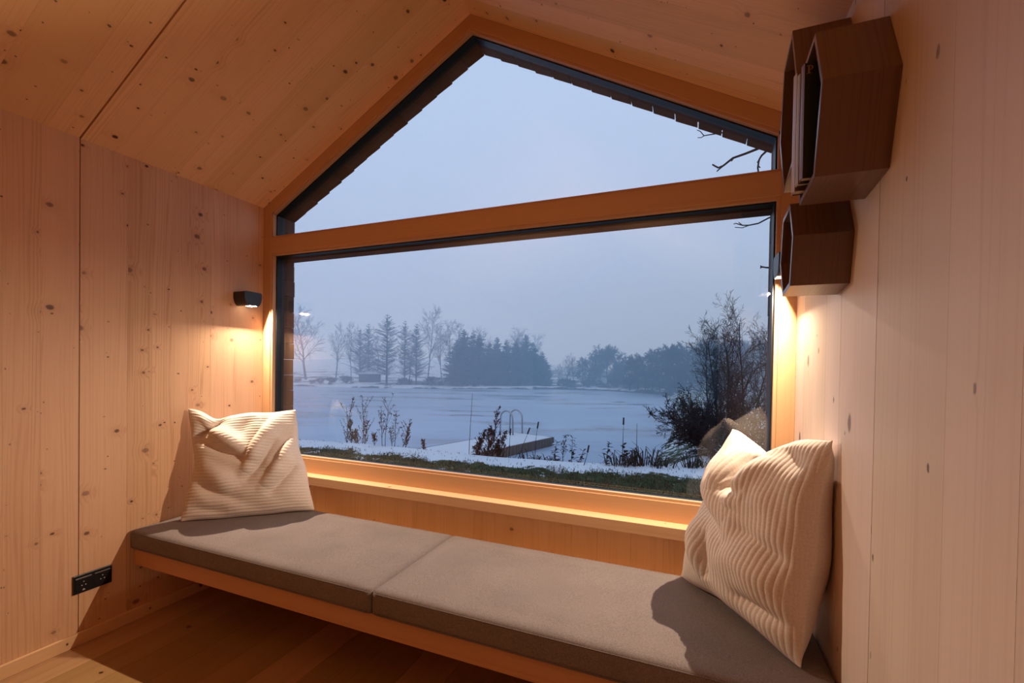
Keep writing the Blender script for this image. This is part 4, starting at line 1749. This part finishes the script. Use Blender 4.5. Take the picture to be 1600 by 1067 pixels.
def top_h(b, px, ytop):
    dist = math.hypot(b.x - CAM.x, b.y - CAM.y)
    dd = ray(px, ytop)
    return CAM.z + dist * dd.z / math.hypot(dd.x, dd.y) - b.z


WL = [
    (541, 690, 617, 'spire', 'dark feathery weed stalk, leftmost of the two tall spires on the near bank', None, 1),
    (566, 694, 614, 'spire', 'tallest dark weed spire on the near bank, right of its twin', None, 2),
    (552, 692, 655, 'mugwort', 'fine bushy weed between the two tall spires on the near bank', None, 2),
    (599, 698, 632, 'umbel', 'fine branching weed with small seed heads right of the tall spires', None, 2),
    (612, 698, 648, 'umbel', 'lower branching seed head weed beside the fine branching one', None, 2),
    (628, 698, 653, 'spire', 'slim leaning weed at the right end of the left weed clump', None, 1),
    (633, 697, 668, 'spire', 'short dark weed just right of the slim leaning weed', None, 1),
    (585, 697, 676, 'spire', 'short dark weed tuft between the tall spires and the seed heads', None, 1),
    (662, 698, 687, 'spire', 'tiny bent weed alone on the snow left of the dock', None, 1),
    (733, 708, 614, 'rod', 'tall bare reed stalk standing left of the dock plant', None, 1),
    (764, 702, 633, 'mugwort', 'tall bushy weed in front of the snowy dock and left of the ladder', None, 3),
    (746, 705, 668, 'mugwort', 'small bushy weed between the bare reed and the tall bushy weed', None, 2),
    (780, 703, 672, 'mugwort', 'low spreading weed under the ladder hoops', None, 2),
    (795, 707, 679, 'cattail', 'short dark seed spike in front of the middle of the dock', None, 1),
    (809, 704, 673, 'cattail', 'leaning dark seed spike right of the ladder foot', None, 1),
    (836, 706, 669, 'cattail', 'upright dark seed spike before the end of the dock', None, 1),
    (866, 716, 688, 'leafy', 'leafy weed just right of the dock end', None, 1),
    (880, 720, 692, 'umbel', 'thin weed right of the leafy one by the dock end', None, 1),
    (893, 722, 683, 'leafy', 'tall leafy weed between the dock end and the reed clump', None, 1),
    (901, 722, 700, 'leafy', 'short leafy weed left of the leaning spike', None, 1),
    (912, 728, 706, 'cattail', 'leaning dark spike midway between the dock and the reed clump', None, 1),
    (948, 727, 690, 'leafy', 'leafy weed with small round leaves at the left end of the reed clump', None, 1),
    (972, 727, 664, 'cattail', 'thin tall stalk with a seed head above the reed clump', None, 1),
    (993, 727, 657, 'rod', 'tallest bare reed stalk above the reed clump', None, 1),
    (973, 728, 690, 'leafy', 'leafy dark weed inside the left half of the reed clump', None, 2),
    (985, 728, 695, 'leafy', 'leafy weed beneath the tallest bare reed', None, 2),
    (1111, 728, 690, 'spire', 'thin dark weed by the cream right pillow edge', None, 1),
]
for i, (px, yb, yt, st, lb, gr, n_) in enumerate(WL):
    b = bank(px, yb)
    weed(b, top_h(b, px, yt), 100 + i, st, lb, gr, lean=.25 if 'lean' in lb else 0.0, nst=n_)


def reed_clump(px, py, n_, hmin, hmax, spread, seed, label):
    b = bank(px, py)
    r = random.Random(seed)
    root = tag(empty('reed_clump', b), label, 'reeds')
    for k in range(n_):
        mb = MB()
        a = r.uniform(0, 6.28)
        o_ = Vector((math.cos(a), math.sin(a) * .5, 0)) * r.uniform(0, spread)
        p = b + o_ + Vector((0, 0, -.05))
        H = r.uniform(hmin, hmax)
        out_ = Vector((math.cos(a) * .5 + r.uniform(-.3, .3), r.uniform(-.3, .3), 0))
        kink = r.uniform(.55, .85)
        pts = []
        for i in range(5):
            t = i / 4 * kink
            pts.append(p + out_ * H * t * .55 + Vector((0, 0, H * t)))
        dn_ = Vector((out_.x, out_.y, 0)).normalized() if out_.length > .05 else Vector((1, 0, 0))
        last = pts[-1]
        fall = r.uniform(-1.6, -.1) if r.random() < .7 else .6
        for i in range(1, 4):
            pts.append(last + dn_ * H * (1 - kink) * i / 3 * 1.1 + Vector((0, 0, fall * H * (1 - kink) * i / 3)))
        wv = Vector((-dn_.y, dn_.x, 0))
        wv = (RGT * .8 + wv * .4).normalized()
        for i in range(len(pts) - 1):
            w0 = .013 * (1 - .8 * i / len(pts))
            w1 = .013 * (1 - .8 * (i + 1) / len(pts))
            mb.quad([pts[i] - wv * w0, pts[i] + wv * w0, pts[i + 1] + wv * w1, pts[i + 1] - wv * w1])
        mb.build('reed_blade', REED if r.random() < .5 else LEAF, root, fix=False)
    return root


reed_clump(965, 729, 26, .25, .55, .22, 1, 'clump of bent dark reeds, left part of the large reed bed')
reed_clump(1005, 729, 46, .30, .62, .35, 2, 'largest clump of kinked dark reeds on the near bank')
reed_clump(1035, 730, 26, .20, .42, .25, 3, 'low clump of reeds at the right end of the large reed bed')
reed_clump(1078, 732, 26, .22, .46, .20, 4, 'separate small reed clump left of the right pillow')
reed_clump(1098, 731, 20, .20, .36, .18, 5, 'small reed clump touching the right pillow outline')
reed_clump(838, 712, 34, .18, .40, .40, 6, 'low dark tussock under the end of the dock')
reed_clump(868, 716, 24, .16, .34, .30, 7, 'low dark tussock right of the dock end')
reed_clump(905, 722, 16, .10, .26, .25, 8, 'sparse low tussock between the dock and the reed bed')

# ------------------------------------------------------------------ big bare alder bush at the right, 15 m away
SP_ALDER = [(9, .12, 22, 38, .40, .01, .08), (6, .28, 9, 40, .44, .035, .10), (4, .38, 6, 40, .45, .02, .1), (3, .35, 0, 0, 0, .02, 0)]
SP_ARCH = [(6, .22, 11, 40, .42, -.015, .1), (4, .32, 7, 40, .45, -.02, .1), (3, .35, 4, 38, .5, 0, .1), (3, .3, 0, 0, 0, 0, 0)]
AL = [(1160, 683, 12.8, 456, (.02, 0), 'tallest leader of the bare alder cluster at the right of the window'),
      (1142, 684, 13.2, 478, (-.08, 0), 'upright bare alder left of the tallest leader in the right cluster'),
      (1128, 684, 13.6, 492, (-.16, 0), 'bare alder leaning left at the left edge of the right cluster'),
      (1176, 684, 14.0, 484, (.08, 0), 'bare alder with a rounded top right of the tallest leader'),
      (1198, 684, 14.4, 500, (.05, 0), 'bare alder half hidden by the right window jamb'),
      (1108, 672, 17.5, 500, (-.03, .1), 'fainter bare alder behind the left edge of the right cluster'),
      (1152, 684, 15.0, 500, (-.02, 0), 'bare alder in the middle at the back of the right cluster')]
for i, (px, yb, dist, yt, ln, lb) in enumerate(AL):
    d = ray(px, 600)
    d = Vector((d.x, d.y, 0)).normalized()
    pos = CAM + d * dist
    dd = ray(px, yt)
    zt = CAM.z + dist * dd.z / math.hypot(dd.x, dd.y)
    zb = float(near_z(np.array(pos.x), np.array(pos.y))[0])
    t = make_tree('bare_alder', 200 + i, SP_ALDER, (zt - zb), .045, .0045, lean=(ln[0] * RGT.x, ln[0] * RGT.y))
    nh = max(v.co.z for ch in t.children for v in ch.data.vertices)
    t.location = (pos.x, pos.y, zb)
    k = (zt - zb) / nh
    t.scale = (k, k, k)
    tag(t, lb, 'tree')
for i, (px, dist, ytop, lb) in enumerate([(1095, 12.2, 640, 'arching bare shrub reaching out over the ice left of the alder cluster'),
                                          (1122, 11.6, 632, 'arching bare shrub in front of the alder cluster'),
                                          (1150, 11.0, 640, 'low bare shrub at the foot of the alders above the right pillow'),
                                          (1190, 11.4, 620, 'low bare shrub with a little snow beside the right window jamb')]):
    root = empty('bare_shrub')
    r = random.Random(300 + i)
    d = ray(px, 600)
    d = Vector((d.x, d.y, 0)).normalized()
    pos = CAM + d * dist
    pos.x = max(pos.x, 3.15)
    zb = float(near_z(np.array(pos.x), np.array(pos.y))[0])
    dd = ray(px, ytop)
    H = CAM.z + dist * dd.z / math.hypot(dd.x, dd.y) - zb
    out = [[] for _ in SP_ARCH]
    spec_rmin = .006
    for k in range(9):
        a = r.uniform(0, 6.28)
        bias = -.9 if i < 2 else 0.0
        v = Vector((math.cos(a) * .7, math.sin(a) * .7, .9)) + RGT * bias * r.random()
        grow(r, Vector((0, 0, -.05)), v.normalized(), max(H, .7) * r.uniform(.8, 1.5), .016, 0, SP_ARCH, out)
    seg_obj('stem', out[0], BARK, root, 4)
    seg_obj('twigs', [(a, b, max(x, .006), max(y, .004)) for L_ in out[1:] for a, b, x, y in L_], TWIG, root, 3)
    root.location = (pos.x, pos.y, zb)
    tag(root, lb, 'shrub')

# ------------------------------------------------------------------ tree outside on the right whose twigs hang into view
nt = tag(empty('near_tree', (5.4, 4.3, ZLAWN)), 'bare tree just outside on the right whose twigs reach across the window corner', 'tree')
YT = 4.2


def P3(px, py, dy=0.0):
    return at(px, py, 'y', YT + dy)


def limb(pts, r0, r1, name='branch', parent=nt):
    mb = MB()
    n_ = len(pts)
    mb.tube(pts, [r0 + (r1 - r0) * i / (n_ - 1) for i in range(n_)], 6)
    return mb.build(name, BARK, parent, smooth=True)


tb = Vector((5.4, 4.3, ZLAWN - .1))
limb([tb, tb + Vector((.05, 0, 1.4)), tb + Vector((0, .1, 3.0)), tb + Vector((.1, .1, 4.6)), tb + Vector((.1, .2, 6.5))], .11, .03, 'trunk')
for pts, r0, r1, subs in (
    ([(1330, 140), (1262, 190), (1220, 213), (1190, 230), (1165, 240), (1145, 247), (1130, 259), (1122, 262), (1113, 257)], .020, .010, [[(1130, 259), (1124, 264), (1120, 268)], [(1146, 247), (1143, 252)]]),
    ([(1330, 150), (1260, 195), (1222, 210), (1200, 234), (1190, 243), (1186, 250), (1184, 262), (1186, 275)], .018, .009, [[(1186, 250), (1183, 254)], [(1184, 259), (1188, 262)]]),
    ([(1330, 135), (1240, 190), (1180, 197), (1150, 202), (1130, 207), (1112, 210), (1100, 212)], .014, .006, [[(1100, 212), (1094, 205), (1089, 203)], [(1100, 212), (1096, 215), (1090, 215)], [(1130, 207), (1124, 210)]]),
    ([(1330, 290), (1240, 325), (1200, 341), (1185, 349), (1170, 352), (1160, 352), (1150, 349)], .012, .006, [[(1170, 352), (1160, 356), (1148, 355)], [(1160, 352), (1154, 347)], [(1150, 349), (1146, 350)]]),
    ([(1330, 420), (1240, 421), (1212, 419), (1198, 418), (1190, 417), (1188, 419)], .012, .009, [[(1190, 417), (1188, 415)]]),
    ([(1330, 360), (1240, 380), (1214, 388), (1208, 386), (1204, 381)], .007, .003, [[(1208, 386), (1206, 392)], [(1212, 388), (1210, 380)]]),
):
    P_ = [P3(x, y) for x, y in pts]
    # carry the limb back to the trunk, out of the window's view
    P_ = [Vector((5.45, 4.38, P_[0].z + .25))] + P_
    lb = limb(P_, r0, r1)
    for sub in subs:
        limb([P3(x, y) for x, y in sub], r1 * 1.0, r1 * .7, 'twig', lb)

# ------------------------------------------------------------------ fog over the lake
fg = N('fog_air')
vs = fg.n('VolumeScatter')
vs.inputs['Color'].default_value = (0.56, 0.79, 1, 1)
vs.inputs['Density'].default_value = FOG
vs.inputs['Anisotropy'].default_value = 0.0
fg.l(vs.outputs[0], fg.out.inputs['Volume'])
mb = MB()
mb.box(-160, 120, 9.0, 170, -3.5, 24)
o = mb.build('fog', fg.m)
tag(o, 'pale blue evening fog over the frozen lake and its far bank', 'fog', kind='stuff')
